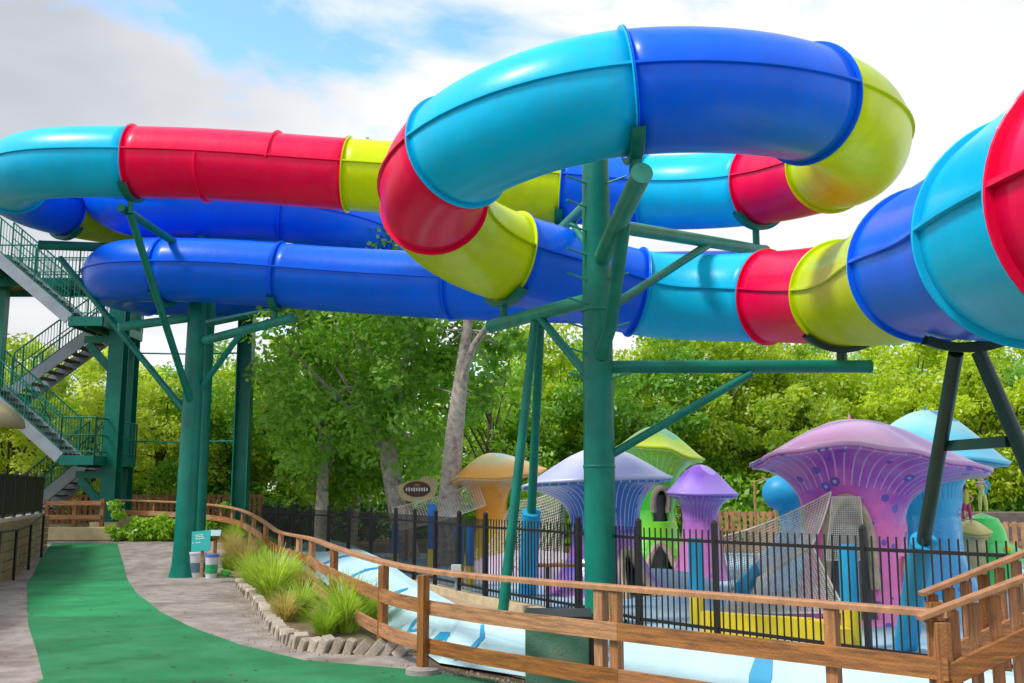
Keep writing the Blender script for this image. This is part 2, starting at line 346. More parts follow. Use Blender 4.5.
B_CTL = [(-15.5,29.5,10.7),(-12.8,28.0,10.7),(-11.4,26.4,10.5),(-10.6,24.8,9.9),(-9.9,23.3,9.0),(-8.9,22.35,8.22),(-7.7,22.15,8.12),(-6.6,22.4,8.16),(-5.2,22.6,8.12),(-4.3,22.8,7.98),(-3.6,23.5,7.9),(-3.35,24.8,7.7),(-3.7,26.2,7.55),(-4.8,27.2,7.4),(-6.3,27.3,7.2),(-7.9,26.3,6.95)] + \
  withh(arc_(-7.3, 23.5, 2.15, -155, -10, 5), 6.85, 6.48)+[(-6.3,21.25,6.42),(-4,21.1,6.22),(-1.13,20.5,5.93),(1,19.6,5.7),(3.0,18.6,5.5),(4.2,17.9,5.35)]
B_J = [(-15.5,29.5),(-12,28),(-10.7,25.0),(-9.5,22.8),(-5.4,22.6),(-3.55,23.7),(-3.7,26.2),(-6.3,27.3),(-9.4,24.8),(-7.55,21.3),(-5.0,21.2),(-1.2,20.5),(1.5,19.4),(4.2,17.9)]
RAD = .70
def frames(path):
    T = np.gradient(path, axis=0); T /= np.linalg.norm(T, axis=1)[:, None]
    Sd = np.cross(T, [0, 0, 1]); Sd /= np.linalg.norm(Sd, axis=1)[:, None]; U = np.cross(Sd, T)
    return T, Sd, U
def near_i(path, x, y, lo): 
    d = (path[lo:, 0]-x)**2+(path[lo:, 1]-y)**2; return lo+int(d[:160].argmin())
def sweep(path, fr, i0, i1, r, a0=0, a1=360, n=40, thick=None, step=2):
    """shell of the tube between two stations"""
    T, Sd, U = fr; idx = list(range(i0, i1, step))+[i1]; full = (a1-a0) == 360
    def rows(rr):
        out = []
        for i in idx:
            out.append([tuple(path[i]+rr*(math.cos(R(a))*Sd[i]+math.sin(R(a))*U[i])) for a in np.linspace(a0, a1, n+(0 if full else 1), endpoint=not full)])
        return out
    mb = MB(); mb.grid(rows(r), closed=full)
    return mb
def ring_mb(path, fr, i, r0, r1, w, a0=0, a1=360, n=56):
    T, Sd, U = fr; full = a1-a0 == 360; sec = [(r0, -w), (r1-.008, -w), (r1, -w+.008), (r1, w-.008), (r1-.008, w), (r0, w)]
    rows = [[tuple(path[i]+T[i]*q+rr*(math.cos(R(a))*Sd[i]+math.sin(R(a))*U[i])) for rr, q in sec] for a in np.linspace(a0, a1, n+(0 if full else 1), endpoint=not full)]
    if full: rows.append(rows[0])
    mb = MB(); mb.grid(rows)
    return mb
def bolts(mb, path, fr, i, r, w, a0=0, a1=360, n=36):
    T, Sd, U = fr
    for k in range(n):
        a = R(a0+(a1-a0)*(k+.5)/n); c = path[i]+r*(math.cos(a)*Sd[i]+math.sin(a)*U[i])
        for s_ in (-1, 1):
            p = Vector(c+T[i]*s_*w); q = Vector(c+T[i]*s_*(w+.010)); mb.tube([p, q], .009, 6)
    return mb
def seam_mb(path, fr, i0, i1, ang, r, h=.04, w=.014):
    T, Sd, U = fr; rows = []
    for i in list(range(i0, i1, 2))+[i1]:
        a = R(ang); n_ = math.cos(a)*Sd[i]+math.sin(a)*U[i]; t_ = -math.sin(a)*Sd[i]+math.cos(a)*U[i]
        rows.append([tuple(path[i]+n_*rr+t_*q) for rr, q in ((r-.01, -w), (r+h, -w), (r+h, w), (r-.01, w))])
    mb = MB(); mb.grid(rows)
    mb.f.append((3, 2, 1, 0)); b = len(mb.v)-4; mb.f.append((b, b+1, b+2, b+3))
    return mb
def make_slide(ctl, J, label, extra):
    path = spline(ctl); fr = frames(path)
    root = thing('tube_slide', label, 'water slide', tuple(path[0]))
    lo = 0; idx = []
    for j in J: i = near_i(path, j[0], j[1], lo); idx.append(i); lo = i+2
    idx[-1] = len(path)-1
    for k in range(len(J)-1):
        cn = J[k][2] if len(J[k]) > 2 else 'blue'; m = FT[cn]; i0, i1 = idx[k], idx[k+1]
        bodyp = sweep(path, fr, i0, i1, RAD)
        sec = wpart(bodyp, 'tube_section', m, root, smooth=True)
        if len(J[k]) > 2: sec['label'] = cn+' fibreglass tube section'
        so = sec.modifiers.new('shell', 'SOLIDIFY'); so.thickness = .02; so.offset = -1
        for a in (186, -6):
            pass
        for a in (4, 176):
            sub(seam_mb(path, fr, i0, i1, a, RAD), 'seam_rib', m, sec)
        near = path[i0][1] < 16.5
        for e, st in ((i0, .0), (i1, .0)):
            T = fr[0]; sgn = 1 if e == i0 else -1
            pth = path.copy(); pth[e] = path[e]+T[e]*sgn*.0105
            fl = ring_mb(pth, fr, e, RAD-.015, RAD+.05, .0095)
            if near: bolts(fl, path, fr, e, RAD+.03, .0095, n=52)
            sub(fl, 'flange', m, sec)
    # half flanges where one half shell is longer than the other
    for (x, y, a0, a1, cn, lo) in extra:
        i = near_i(path, x, y, lo)
        f = ring_mb(path, fr, i, RAD-.015, RAD+.055, .016, a0, a1)
        wpart(f, 'flange', FT[cn], root)
    return root, path, fr, idx
sA, pA, frA, iA = make_slide(A_CTL, A_J, 'many coloured enclosed tube slide in teal, red, yellow and blue sections looping over the path', [(-6.05, 18.9, 180, 360, 'red', 150), (-4.65, 18.85, 0, 180, 'red', 150)])
sB, pB, frB, iB = make_slide(B_CTL, B_J, 'all blue enclosed tube slide running behind the many coloured slide', [])

# ================================================================= SLIDE SUPPORTS
def saddle(path, fr, i, a0=228, a1=312, m=None, w=.075):
    return ring_mb(path, fr, i, RAD+.02, RAD+.10, w, a0, a1, 18)
def capbeam(root, a, b, r, m, name='beam', n=16):
    o = wpart(MB().tube([a, b], r, n), name, m, root, smooth=True)
    a, b = Vector(a), Vector(b); t = (b-a).normalized()
    sub(MB().tube([b-t*.02, b+t*.015], r*1.06, n), 'end_cap', m, o, smooth=True)
    return o
def bottom(path, i, fr): return Vector(path[i]-frames_u(fr, i)*(RAD+.1))
def frames_u(fr, i): return fr[2][i]
def post_to(root, path, fr, i, beam_z, m, r=.06):
    b = bottom(path, i, fr); wpart(saddle(path, fr, i), 'saddle', m, root, smooth=True)
    wpart(MB().tube([(b.x, b.y, beam_z), (b.x, b.y, b.z+.03)], r, 12), 'saddle_post', m, root, smooth=True)
    return Vector((b.x, b.y, beam_z))
# main column, centre of the near loops
mc = Vector((1.13, 13.0, 0))
col = thing('support_column', 'tall green steel slide column in the middle of the picture with rungs and arms', 'support column', (mc.x, mc.y, 0))
wpart(MB().tube([(mc.x, mc.y, -.1), (mc.x, mc.y, 3.2), (mc.x, mc.y, 6.15)], [.205, .20, .18], 28), 'pole', M_green, col, smooth=True)
wpart(MB().lathe([(.36, -.05), (.36, .03), (.27, .05), (.21, .09)], mc, 24), 'base_flange', M_green, col, smooth=True)
for z in (2.0, 4.05): wpart(MB().lathe([(.203, z-.02), (.212, z-.01), (.212, z+.01), (.203, z+.02)], mc, 28), 'weld_band', M_green, col, smooth=True)
for k in range(8): wpart(MB().tube([(mc.x+.31*math.cos(k*.785), mc.y+.31*math.sin(k*.785), .03), (mc.x+.31*math.cos(k*.785), mc.y+.31*math.sin(k*.785), .08)], .022, 6), 'anchor_bolt', M_greend, col)
for k in range(9):
    z = 3.15+.33*k
    for sx in (-1, 1):
        if sx == -1 or k % 2 == 0:
            wpart(MB().tube([(mc.x+sx*.15, mc.y-.12, z-.02), (mc.x+sx*.40, mc.y-.2, z+.05)], .014, 8), 'rung', M_greenl, col)
i = iA[15]; e1 = post_to(col, pA, frA, i, 5.02, M_green, .075)     # arm to the near loop
capbeam(col, (mc.x+.05, mc.y, 4.72), e1+Vector((.02, -.35, .07)), .115, M_greenl)
wpart(MB().tube([(mc.x+.02, mc.y-.18, 3.42), (mc.x+.12, mc.y-.5, 3.75), e1+Vector((-.03, .95, -.12))], .085, 12), 'brace', M_green, col, smooth=True)
i = iA[18]; e2 = post_to(col, pA, frA, i, 4.22, M_green, .06)      # arm to lower run
d2 = (e2-Vector((mc.x, mc.y, 4.2))).normalized(); end2 = e2+d2*.35
capbeam(col, (mc.x, mc.y, 4.22), end2, .10, M_greenl)
wpart(MB().tube([(mc.x-.1, mc.y+.05, 3.15), (Vector((mc.x, mc.y, 4.1)).lerp(e2, .58))], .06, 12), 'brace', M_green, col, smooth=True)
i = iA[12]; b = bottom(pA, i, frA); e3 = post_to(col, pA, frA, i, b.z-.35, M_green, .06)
d3 = (e3-Vector((mc.x, mc.y, 5.4))).normalized()
capbeam(col, (mc.x, mc.y, 5.25), e3+d3*.35, .10, M_greenl)
wpart(MB().tube([(mc.x+.1, mc.y, 4.05), (Vector((mc.x, mc.y, 5.2)).lerp(e3, .66))], .065, 12), 'brace', M_green, col, smooth=True)
i = iA[10]; e4 = post_to(col, pA, frA, i, bottom(pA, i, frA).z-.1, M_green, .06)
capbeam(col, (mc.x, mc.y, 5.6), e4, .09, M_greenl)
wpart(MB().tube([(mc.x-.1, mc.y, 4.9), (Vector((mc.x, mc.y, 5.5)).lerp(e4, .55))], .055, 12), 'brace', M_green, col, smooth=True)
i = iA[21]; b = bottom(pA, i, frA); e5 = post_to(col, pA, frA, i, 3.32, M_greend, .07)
capbeam(col, (mc.x, mc.y, 3.30), (e5.x+.25, 13.1, 3.32), .085, M_green)
wpart(MB().tube([(mc.x+.1, mc.y, 2.12), (3.15, 13.03, 3.22)], .055, 12), 'brace', M_green, col, smooth=True)
# two slim raking legs under the left arm
for tx, bx, by, lab, sleeve in ((.33, -.13, 14.1, 'slim raking steel leg standing left of the middle column, nearer of the pair, bare green', False), (.42, .25, 16.6, 'slim steel leg with a bright blue sleeve behind the raking green leg', True)):
    lg = thing('raking_leg', lab, 'support leg', (bx, by, 0))
    top = Vector((tx, 14.25 if not sleeve else 14.45, 4.12))
    wpart(MB().tube([(bx, by, 0), top], [.075, .062], 14), 'leg_tube', M_green, lg, smooth=True)
    wpart(MB().lathe([(.14, 0), (.14, .02), (.09, .03)], (bx, by, 0), 16), 'base_plate', M_green, lg)
    if sleeve:
        q = Vector((bx, by, 0)).lerp(top, .33); wpart(MB().tube([(bx, by, 0), q], .15, 18), 'padding_sleeve', M_bluep, lg, smooth=True)
# right A frame
af = thing('slide_trestle', 'dark green A shaped trestle under the slide with a blue sleeved foot', 'slide support', (4.1, 9.5, 0))
i = near_i(pA, 3.72, 8.0, iA[22]); wpart(saddle(pA, frA, i, 245, 295, w=.09), 'saddle', M_greend, af, smooth=True)
bt = bottom(pA, i, frA)
fa = G(905, 650); q0 = W(968, 349, 8.0)
for nm, a, b_ in (('leg_tube', fa, bt+Vector((-.07, .05, 0))), ('leg_tube', Vector((4.75, 7.9, 0)), bt+Vector((.07, -.05, 0)))):
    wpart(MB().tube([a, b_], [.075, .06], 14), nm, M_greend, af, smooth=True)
    if a is fa: wpart(MB().tube([a, Vector(a).lerp(b_, .43)], .125, 18), 'padding_sleeve', M_bluep, af, smooth=True)
c1 = fa.lerp(bt, .74); c2 = Vector((4.75, 7.9, 0)).lerp(bt, .74)
wpart(MB().beam(c1, c2, .07, .09), 'cross_bar', M_greend, af)
# left column
lc = G(181, 573); lc.y = 21.2; lc = Vector((W(181, 573, 21.2).x, 21.35, terrain(-6.9, 21.2)))
c2_ = thing('support_column', 'thick green steel slide column with flared foot beside the buckets', 'support column', tuple(lc))
wpart(MB().tube([(lc.x, lc.y, lc.z), (lc.x, lc.y, lc.z+.25), (lc.x, lc.y, lc.z+.8), (lc.x-.14, lc.y+.5, 4.6), (lc.x-.28, lc.y+1.05, 8.4)], [.30, .245, .22, .20, .17], 26), 'pole', M_green, c2_, smooth=True)
def on_lc(z): return Vector((lc.x-max(0, z-1)*.038, lc.y+.1+max(0, z-1)*.13, z))
iTR = iA[6]; e = post_to(c2_, pA, frA, iTR, bottom(pA, iTR, frA).z-.25, M_green, .055)
wpart(MB().tube([e+Vector((-.15, -.1, .1)), on_lc(6.9)], .085, 12), 'beam', M_green, c2_, smooth=True)
wpart(MB().tube([e, on_lc(3.6)+Vector((0, -.2, 0))], .075, 12), 'brace', M_green, c2_, smooth=True)
iy = iA[4]; ey = bottom(pA, iy, frA); bz = ey.z-.2
wpart(saddle(pA, frA, iy), 'saddle', M_green, c2_, smooth=True)
capbeam(c2_, (-7.6, ey.y+.2, bz), W(40, 245, ey.y-.3), .11, M_green)
wpart(MB().tube([W(60, 258, ey.y-.3), on_lc(3.35)+Vector((-.1, -.1, 0))], .07, 12), 'brace', M_green, c2_, smooth=True)
ib = iB[9]; b = bottom(pB, ib, frB); wpart(saddle(pB, frB, ib), 'saddle', M_green, c2_, smooth=True)
capbeam(c2_, on_lc(5.55), W(119, 327, 21.3), .10, M_greenl)
ib = iB[10]; b = bottom(pB, ib, frB); e = post_to(c2_, pB, frB, ib, 5.28, M_green, .055)
capbeam(c2_, on_lc(4.95), e+(e-on_lc(4.95)).normalized()*.45, .10, M_greenl)
wpart(MB().tube([on_lc(3.7), on_lc(4.95).lerp(e, .6)], .065, 12), 'brace', M_green, c2_, smooth=True)
wpart(MB().tube([on_lc(5.4)+Vector((0, .2, 0)), (-6.4, 26, 6.4)], .085, 12), 'beam', M_green, c2_, smooth=True)
# posts behind it
def plainpost(x, y, h, r, lab, h_shape=False):
    t = thing('steel_post', lab, 'post', (x, y, terrain(x, y)))
    if h_shape:
        mb = MB(); w = r*2
        mb.box((x-r, y, h/2), (.03, w, h)); mb.box((x+r, y, h/2), (.03, w, h)); mb.box((x, y, h/2), (w-.035, .03, h-.01))
        wpart(mb, 'column_shaft', M_green, t)
    else: wpart(MB().tube([(x, y, 0), (x, y, h)], r, 18), 'column_shaft', M_green, t, smooth=True)
    wpart(MB().box((x, y, terrain(x, y)+.03), (r*3, r*3, .06)), 'base_plate', M_green, t)
plainpost(W(201, 505, 24).x, 24, 7.3, .13, 'slim green steel post just behind the thick left column')
plainpost(W(240, 500, 27.5).x, 27.5, 7.1, .19, 'dark green H section steel post right of the thick left column', True)

# ================================================================= STAIR TOWER
TY = 29.0
tw = thing('stair_tower', 'green steel switchback stair tower with railings at the left edge', 'stair tower', (-13, TY, .5))
def tcol(px, y, w=.42, top=9.6):
    x = W(px, 480, y).x; mb = MB(); z0 = terrain(x, y); hh = top-z0
    mb.box((x, y-w/2, z0+hh/2), (w, .035, hh)); mb.box((x, y+w/2, z0+hh/2), (w, .035, hh)); mb.box((x, y, z0+hh/2), (.035, w-.04, hh-.02))
    p = wpart(mb, 'column', M_green, tw)
    sub(MB().box((x, y, z0+.12), (w+.35, w+.3, .38)), 'footing', M_cream, p)
    return x
xc0 = tcol(111, 28.4); xc1 = tcol(123, 30.6)
def zat(py, y): return W(100, py, y).z
def railing(a, b, name='railing', n=None, h=1.05, m=M_green, mesh=True):
    a, b = Vector(a), Vector(b); Ln = (b-a).length; mb = MB()
    for q in (h, h*.55, .12): mb.tube([a+Vector((0, 0, q)), b+Vector((0, 0, q))], .024 if q == h else .016, 6)
    n = n or int(Ln/.11)
    for k in range(n+1):
        p = a.lerp(b, k/n); big = (k % 12 == 0) or k == n
        mb.tube([p, p+Vector((0, 0, h))], .026 if big else .009, 6 if big else 4)
    return wpart(mb, name, m, tw)
def flight(x0, z0, x1, z1, y):
    """stair flight seen from the side: grey stringers, boards, railings"""
    a, b = Vector((x0, y, z0)), Vector((x1, y, z1)); mb = MB()
    for s_ in (-.6, .6): mb.beam(a+Vector((0, s_, 0)), b+Vector((0, s_, 0)), .05, .32)
    p = wpart(mb, 'stair_flight', M_grey, tw)
    n = max(2, int(abs(z1-z0)/.18)); tr = MB()
    for k in range(n):
        c = a.lerp(b, (k+.5)/n); tr.box(c+Vector((0, 0, .02)), (.30, 1.14, .045))
    sub(tr, 'treads', M_tread, p)
    for s_ in (-.6, .6): railing(a+Vector((0, s_, .12)), b+Vector((0, s_, .12)))
def landing(x0, x1, y0, y1, z, rail_sides=('r', 'f', 'b')):
    mb = MB(); mb.box(((x0+x1)/2, (y0+y1)/2, z-.035), (x1-x0-.1, y1-y0-.1, .06)); p = wpart(mb, 'landing', M_tread, tw)
    fr_ = MB()
    for yy in (y0, y1): fr_.box(((x0+x1)/2, yy, z-.12), (x1-x0, .07, .26))
    for xx in (x0, x1): fr_.box((xx, (y0+y1)/2, z-.12), (.07, y1-y0-.08, .25))
    fr_.box(((x0+x1)/2, (y0+y1)/2, z-.2), (.07, y1-y0-.08, .2)); sub(fr_, 'landing_frame', M_green, p)
    if 'r' in rail_sides: railing((x1, y0, z), (x1, y1, z))
    if 'f' in rail_sides: railing((x0, y0, z), (x1, y0, z))
    if 'b' in rail_sides: railing((x0, y1, z), (x1, y1, z))
yF, yB = 28.0, 29.8
xl = W(68, 330, 27.4).x; xr = xc0-.1
zu, zl = zat(323, 28.4), zat(457, 28.4)
xm = xl-2.35; zm = (zu+zl)/2
landing(xl, xr, yF-.6, yB+.6, zu); landing(xl, xr, yF-.6, yB+.6, zl)
flight(xl, zu-.05, xm, zu+(zu-zm)-.05, yF)       # upper flight rising to the left, front
flight(xl, zu-.1, xm, zm, yB)                     # falling to the left, back
flight(xl, zl-.05, xm, zm, yF)                    # rising to the left, front
flight(xl, zl-.1, xm, .5, yB)
landing(xm-1.4, xm, yF-.6, yB+.6, zm, ('f',)); landing(xm-1.4, xm, yF-.6, yB+.6, zu+(zu-zm), ('f',))
zt = zat(266, 28.4)
landing(xl-5, xc0+.2, yB+.3, yB+2.0, zt, ('f', 'b'))
for (za) in (zu, zl):
    wpart(MB().beam((xl+.1, 28.3, za-.5), (xr, 28.3, za-.5), .12, .2), 'beam', M_green, tw)
    wpart(MB().beam((xl+.2, 28.3, za-.62), (xc0, 28.35, za-1.55), .1, .22), 'brace', M_green, tw)
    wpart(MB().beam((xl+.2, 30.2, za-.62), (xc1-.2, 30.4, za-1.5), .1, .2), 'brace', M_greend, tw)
xq = xm-1.2
for yy in (27.9, 30.6): wpart(MB().box((xq, yy, 4.5), (.3, .3, 9)), 'column', M_green, tw)
# thin cables between tower and posts
for py, yy in ((353, 29), (441, 29)):
    tag(MB().tube([W(128, py, 28.9), W(185, py+1, 28.2), W(242, py, 27.6)], .022, 6).build('tie_cable', M_green), 'thin green tie rod strung %s between the stair tower and the H section post' % ('higher up' if py < 400 else 'lower down'), 'tie rod')
# shelter roof at left edge
sh = thing('kiosk', 'small kiosk with curved cream roof edge at the left edge beside the stairs', 'kiosk', (-16.2, 29.5-3, .4))
mb = MB(); rws = []
for k in range(9):
    a = R(90*k/8); rws.append([(W(26, 428, 26.5).x-3.2+3.2*math.sin(a), y, W(26, 428, 26.5).z+1.1*math.cos(a)**1.0) for y in (24.9, 26.5)])
mb.grid(rws); ro = wpart(mb, 'roof', M_cream, sh, smooth=True); so = ro.modifiers.new('thick', 'SOLIDIFY'); so.thickness = .12
wpart(MB().box((-15.6, 25.7, 1.7), (2.0, 1.2, 2.6)), 'wall', M_tread, sh)

# ================================================================= WOOD RAIL FENCE
def thick_poly(mb, pts, w, h, zc, dz=terrain, offs=0):
    for (x0, y0), (x1, y1) in zip(pts, pts[1:]):
        a = Vector((x0, y0, terrain(x0-.6, y0)+zc)); b = Vector((x1, y1, terrain(x1-.6, y1)+zc)); mb.beam(a, b, w, h)
def along(pts, step):
    out = []; d = 0; nxt = 0
    for (x0, y0), (x1, y1) in zip(pts, pts[1:]):
        Ls = math.hypot(x1-x0, y1-y0)
        while nxt <= d+Ls: t = (nxt-d)/Ls; out.append((x0+(x1-x0)*t, y0+(y1-y0)*t, math.atan2(y1-y0, x1-x0))); nxt += step
        d += Ls
    return out
wf = thing('rail_fence', 'brown wooden three rail fence curving along the whole path', 'fence', (-.8, 9.6, 0))
near_rail = [(2.75,6.44),(1.44,7.6),(.3,8.62),(-.82,9.62),(-1.66,11.7),(-2.42,13.8)]
far_rail = [(-2.42,13.8),(-4.05,19),(-5.9,23.7),(-7.3,26.4),(-8.5,27.4),(-10,28.0),(-11.6,28.4)]
# smooth the plan of the rail
def smoothpl(pts, n=6):
    a = spline([(x, y, 0) for x, y in pts], .25); return [(p[0], p[1]) for p in a][::3]+[(a[-1][0], a[-1][1])]
full = smoothpl(near_rail+far_rail[1:])
rm = MB()
rows_ = []
for k, (x, y) in enumerate(full):
    q0 = full[max(0, k-1)]; q1 = full[min(len(full)-1, k+1)]; t = Vector((q1[0]-q0[0], q1[1]-q0[1])).normalized(); nx_ = Vector((-t.y, t.x)); z = terrain(x-.6, y)+.93
    rows_.append([(x+nx_.x*s_*.055, y+nx_.y*s_*.055, z+h_) for s_, h_ in ((-1, -.022), (-1, .012), (-.8, .022), (.8, .022), (1, .012), (1, -.022))])
rm.grid(rows_); rm.f.append((5, 4, 3, 2, 1, 0)); wpart(rm, 'top_rail', M_rail, wf)
for zc, nm in ((.60, 'middle_rail'), (.25, 'lower_rail')):
    pl = full
    # boards about 2.4 m long with butt joints
    seg = [pl[k:k+4] for k in range(0, len(pl)-1, 3)]
    for sg in seg:
        if len(sg) < 2: continue
        if zc == .25 and sg[0][1] > 23: continue
        a, b = sg[0], sg[-1]; n = len(sg); mb = MB(); rws = []
        for k, (x, y) in enumerate(sg):
            q0 = sg[max(0, k-1)]; q1 = sg[min(n-1, k+1)]; t = Vector((q1[0]-q0[0], q1[1]-q0[1])).normalized(); nx_ = Vector((-t.y, t.x))
            if k == 0: x += t.x*.003; y += t.y*.003
            z = terrain(x-.6, y)+zc
            rws.append([(x+nx_.x*s_, y+nx_.y*s_, z+h_) for s_, h_ in ((.045, -.066), (.083, -.066), (.083, .066), (.045, .066))])
        mb.grid(rws, closed=True); mb.f.append((3, 2, 1, 0)); bq = len(mb.v)-4; mb.f.append((bq, bq+1, bq+2, bq+3))
        wpart(mb, 'rail_board', M_wood, wf)
fa_ = spline([(x, y, 0) for x, y in near_rail+far_rail[1:]], .05); fine_pl = [(p_[0], p_[1]) for p_ in fa_]
posts = [(824, 7.15), (615, 8.25), (597, 8.4), (427, 9.75), (387, 11.3), (338, 13.3), (316, 15.2), (303, 16.8), (285, 19.3), (270, 21.3), (258, 22.7), (247, 24.2), (237, 25.6), (226, 26.6), (205, 27.2), (188, 27.6), (160, 27.9), (146, 28.1)]
for px, y in posts:
    # put on the rail
    best = min(fine_pl, key=lambda q: abs(512+FPX*q[0]/q[1]*1.0-px)+.0*abs(q[1]-y)); x = W(px, 480, best[1]).x; y = best[1]; z = terrain(x-.6, y)
    # interpolate on the plan line
    bx, by = best
    o = wpart(MB().box((bx, by, z+.44), (.085, .085, .93), rz=R(-40)), 'post', M_woodp, wf, bevel=.006)
    if px == 427: sub(MB().lathe([(.16, 0), (.155, .05), (.05, .07)], (bx, by, z), 14), 'post_footing', M_conc, o, smooth=True)

# ---- steps railing at lower right
stf = thing('stair_railing', 'brown wooden stair with board balusters rising to the right at lower right corner', 'stair railing', (2.7, 6.4, 0))
def stair_side(p0, p1, y, base0, base1, n, name):
    a = W(*p0, y); b = W(*p1, y-.0); d = (b-a); a2 = a-d*.03; b2 = b+d*1.2
    wpart(MB().beam(a2, b2, .09, .035), 'handrail', M_rail, stf, bevel=.005)
    c = W(*base0, y-.04); e = W(*base1, y-.04); e2 = e+(e-c)*1.2
    wpart(MB().beam(c, e2, .04, .13), 'stringer', M_wood, stf, bevel=.005)
    for k in range(n*2):
        t = (k+.6)/n; tp = a.lerp(b, t) if t <= 1 else a+d*t; bt_ = c.lerp(e, t) if t <= 1 else c+(e-c)*t
        wpart(MB().box((tp.x, y+.03, (tp.z+bt_.z-.35)/2), (.072, .028, tp.z-bt_.z+.27)), 'baluster', M_woodp, stf, bevel=.004)
stair_side((924, 593), (1024, 553), 7.3, (950, 655), (1024, 623), 6, 'far')
stair_side((921, 617), (1024, 578), 6.45, (948, 676), (1024, 640), 5, 'near')
for y, px in ((7.3, 934), (6.45, 940)):
    p = W(px, 600 if y > 7 else 620, y); wpart(MB().box((p.x, y, p.z/2), (.10, .10, p.z-.02)), 'post', M_woodp, stf, bevel=.006)
for k in range(7):
    wpart(MB().box((3.0+.28*k+.14, 6.88, .09+.13*k), (.30, .78, .035)), 'tread', M_wood, stf)

# ================================================================= WHITE TROUGH WALL
near_l = [(4.6,5.6),(3.2,6.75),(1.75,8.05),(.2,9.35),(-.72,10.15),(-1.28,11.9),(-2.0,14.0),(-3.55,19.1),(-5.2,23.4),(-6.3,25.8)]
far_l = [(4.75,5.75),(3.35,6.9),(1.9,8.2),(.35,9.5),(-.5,10.45),(-.85,12.0),(-1.45,14.4),(-2.5,18.8),(-3.9,23.4),(-5.0,26.2)]
def lerp2(a, b, t): return a[0]+(b[0]-a[0])*t, a[1]+(b[1]-a[1])*t
tr = thing('splash_trough', 'pale blue painted trough bank with blue wave marks behind the wooden fence', 'trough wall', (0, 9.4, 0))
mb = MB(); rws = []; BH = [.45,.45,.45,.45,.42,.37,.35,.40,.44,.44]
for kk, (n_, f_) in enumerate(zip(near_l, far_l)):
    r_ = []
    for v in (0, .25, .5, .75, 1): x, y = lerp2(n_, f_, v); r_.append((x, y, .02+BH[kk]*v))
    x, y = f_; dx, dy = f_[0]-n_[0], f_[1]-n_[1]; q = math.hypot(dx, dy)
    r_.append((x+dx/q*.16, y+dy/q*.16, .022+BH[kk])); r_.append((x+dx/q*.17, y+dy/q*.17, -.02)); rws.append(r_)
mb.grid(rws); wpart(mb, 'bank', M_white, tr)
def bank_pt(s_, v, lift=.006):
    k = min(int(s_), len(near_l)-2); t = s_-k; n_ = lerp2(near_l[k], near_l[k+1], t); f_ = lerp2(far_l[k], far_l[k+1], t); x, y = lerp2(n_, f_, v)
    d = Vector((f_[0]-n_[0], f_[1]-n_[1], 0)); hh = BH[k]+(BH[k+1]-BH[k])*t; nn = Vector((-d.x*hh, -d.y*hh, d.length_squared)).normalized()
    return Vector((x, y, .02+hh*v))+nn*lift
def mark(pts, wd_):          # painted band through (s,v) points
    mb = MB(); rws = []
    for k, (s_, v) in enumerate(pts):
        a = pts[max(0, k-1)]; b = pts[min(len(pts)-1, k+1)]; ds, dv = (b[0]-a[0]), (b[1]-a[1]); q = math.hypot(ds*2, dv) or 1
        w_ = wd_*(.35+.65*math.sin(math.pi*(k+.5)/len(pts)))
        rws.append([bank_pt(s_-dv/q*w_*.5, v+ds*2/q*w_), bank_pt(s_+dv/q*w_*.5, v-ds*2/q*w_)])
    mb.grid(rws); wpart(mb, 'wave_mark', M_bluep, tr)
mark([(1.93, .15), (1.93, .55), (1.93, .92)], .10)
mark([(3.85, .1), (3.72, .35), (3.66, .6), (3.72, .85)], .06)
mark([(3.98, .25), (4.1, .5), (4.28, .42), (4.35, .2)], .10)
for s_ in (4.95, 5.9, 6.7, 7.4): mark([(s_, .1), (s_+.10, .4), (s_+.12, .7), (s_+.02, .92)], .07)
mark([(4.5, .12), (4.62, .3), (4.8, .32), (4.95, .2)], .05)
mark([(2.9, .3), (2.75, .55), (2.6, .5)], .05)
# green footing box in front of the column
fb = thing('footing_box', 'square green painted concrete box edged in black below the middle column', 'footing box', (.4, 9.0, 0))
wpart(MB().box((.415, 9.25, .29), (.56, .6, .58), rz=R(-4)), 'box_body', mat('faded green concrete paint', (.09, .24, .16), .8, .25, 4, .3, 50, stain=(.20, .22, .15), sscale=3, samt=.6), fb, bevel=.01)
wpart(MB().box((.415, 9.25, .595), (.60, .64, .03), rz=R(-4)), 'box_lid', M_black, fb)
wpart(MB().box((.715, 9.21, .29), (.035, .62, .56), rz=R(-4)), 'edge_strip', M_black, fb)

# kerb in front of the black fence
kb = MB(); thick = [(x-.22, y-.22) for x, y in FENCE[:7]]
for (x0, y0), (x1, y1) in zip(thick, thick[1:]): kb.beam((x0, y0, .05), (x1, y1, .05), .12, .11)
tag(kb.build('kerb', M_kerb), kind='structure')

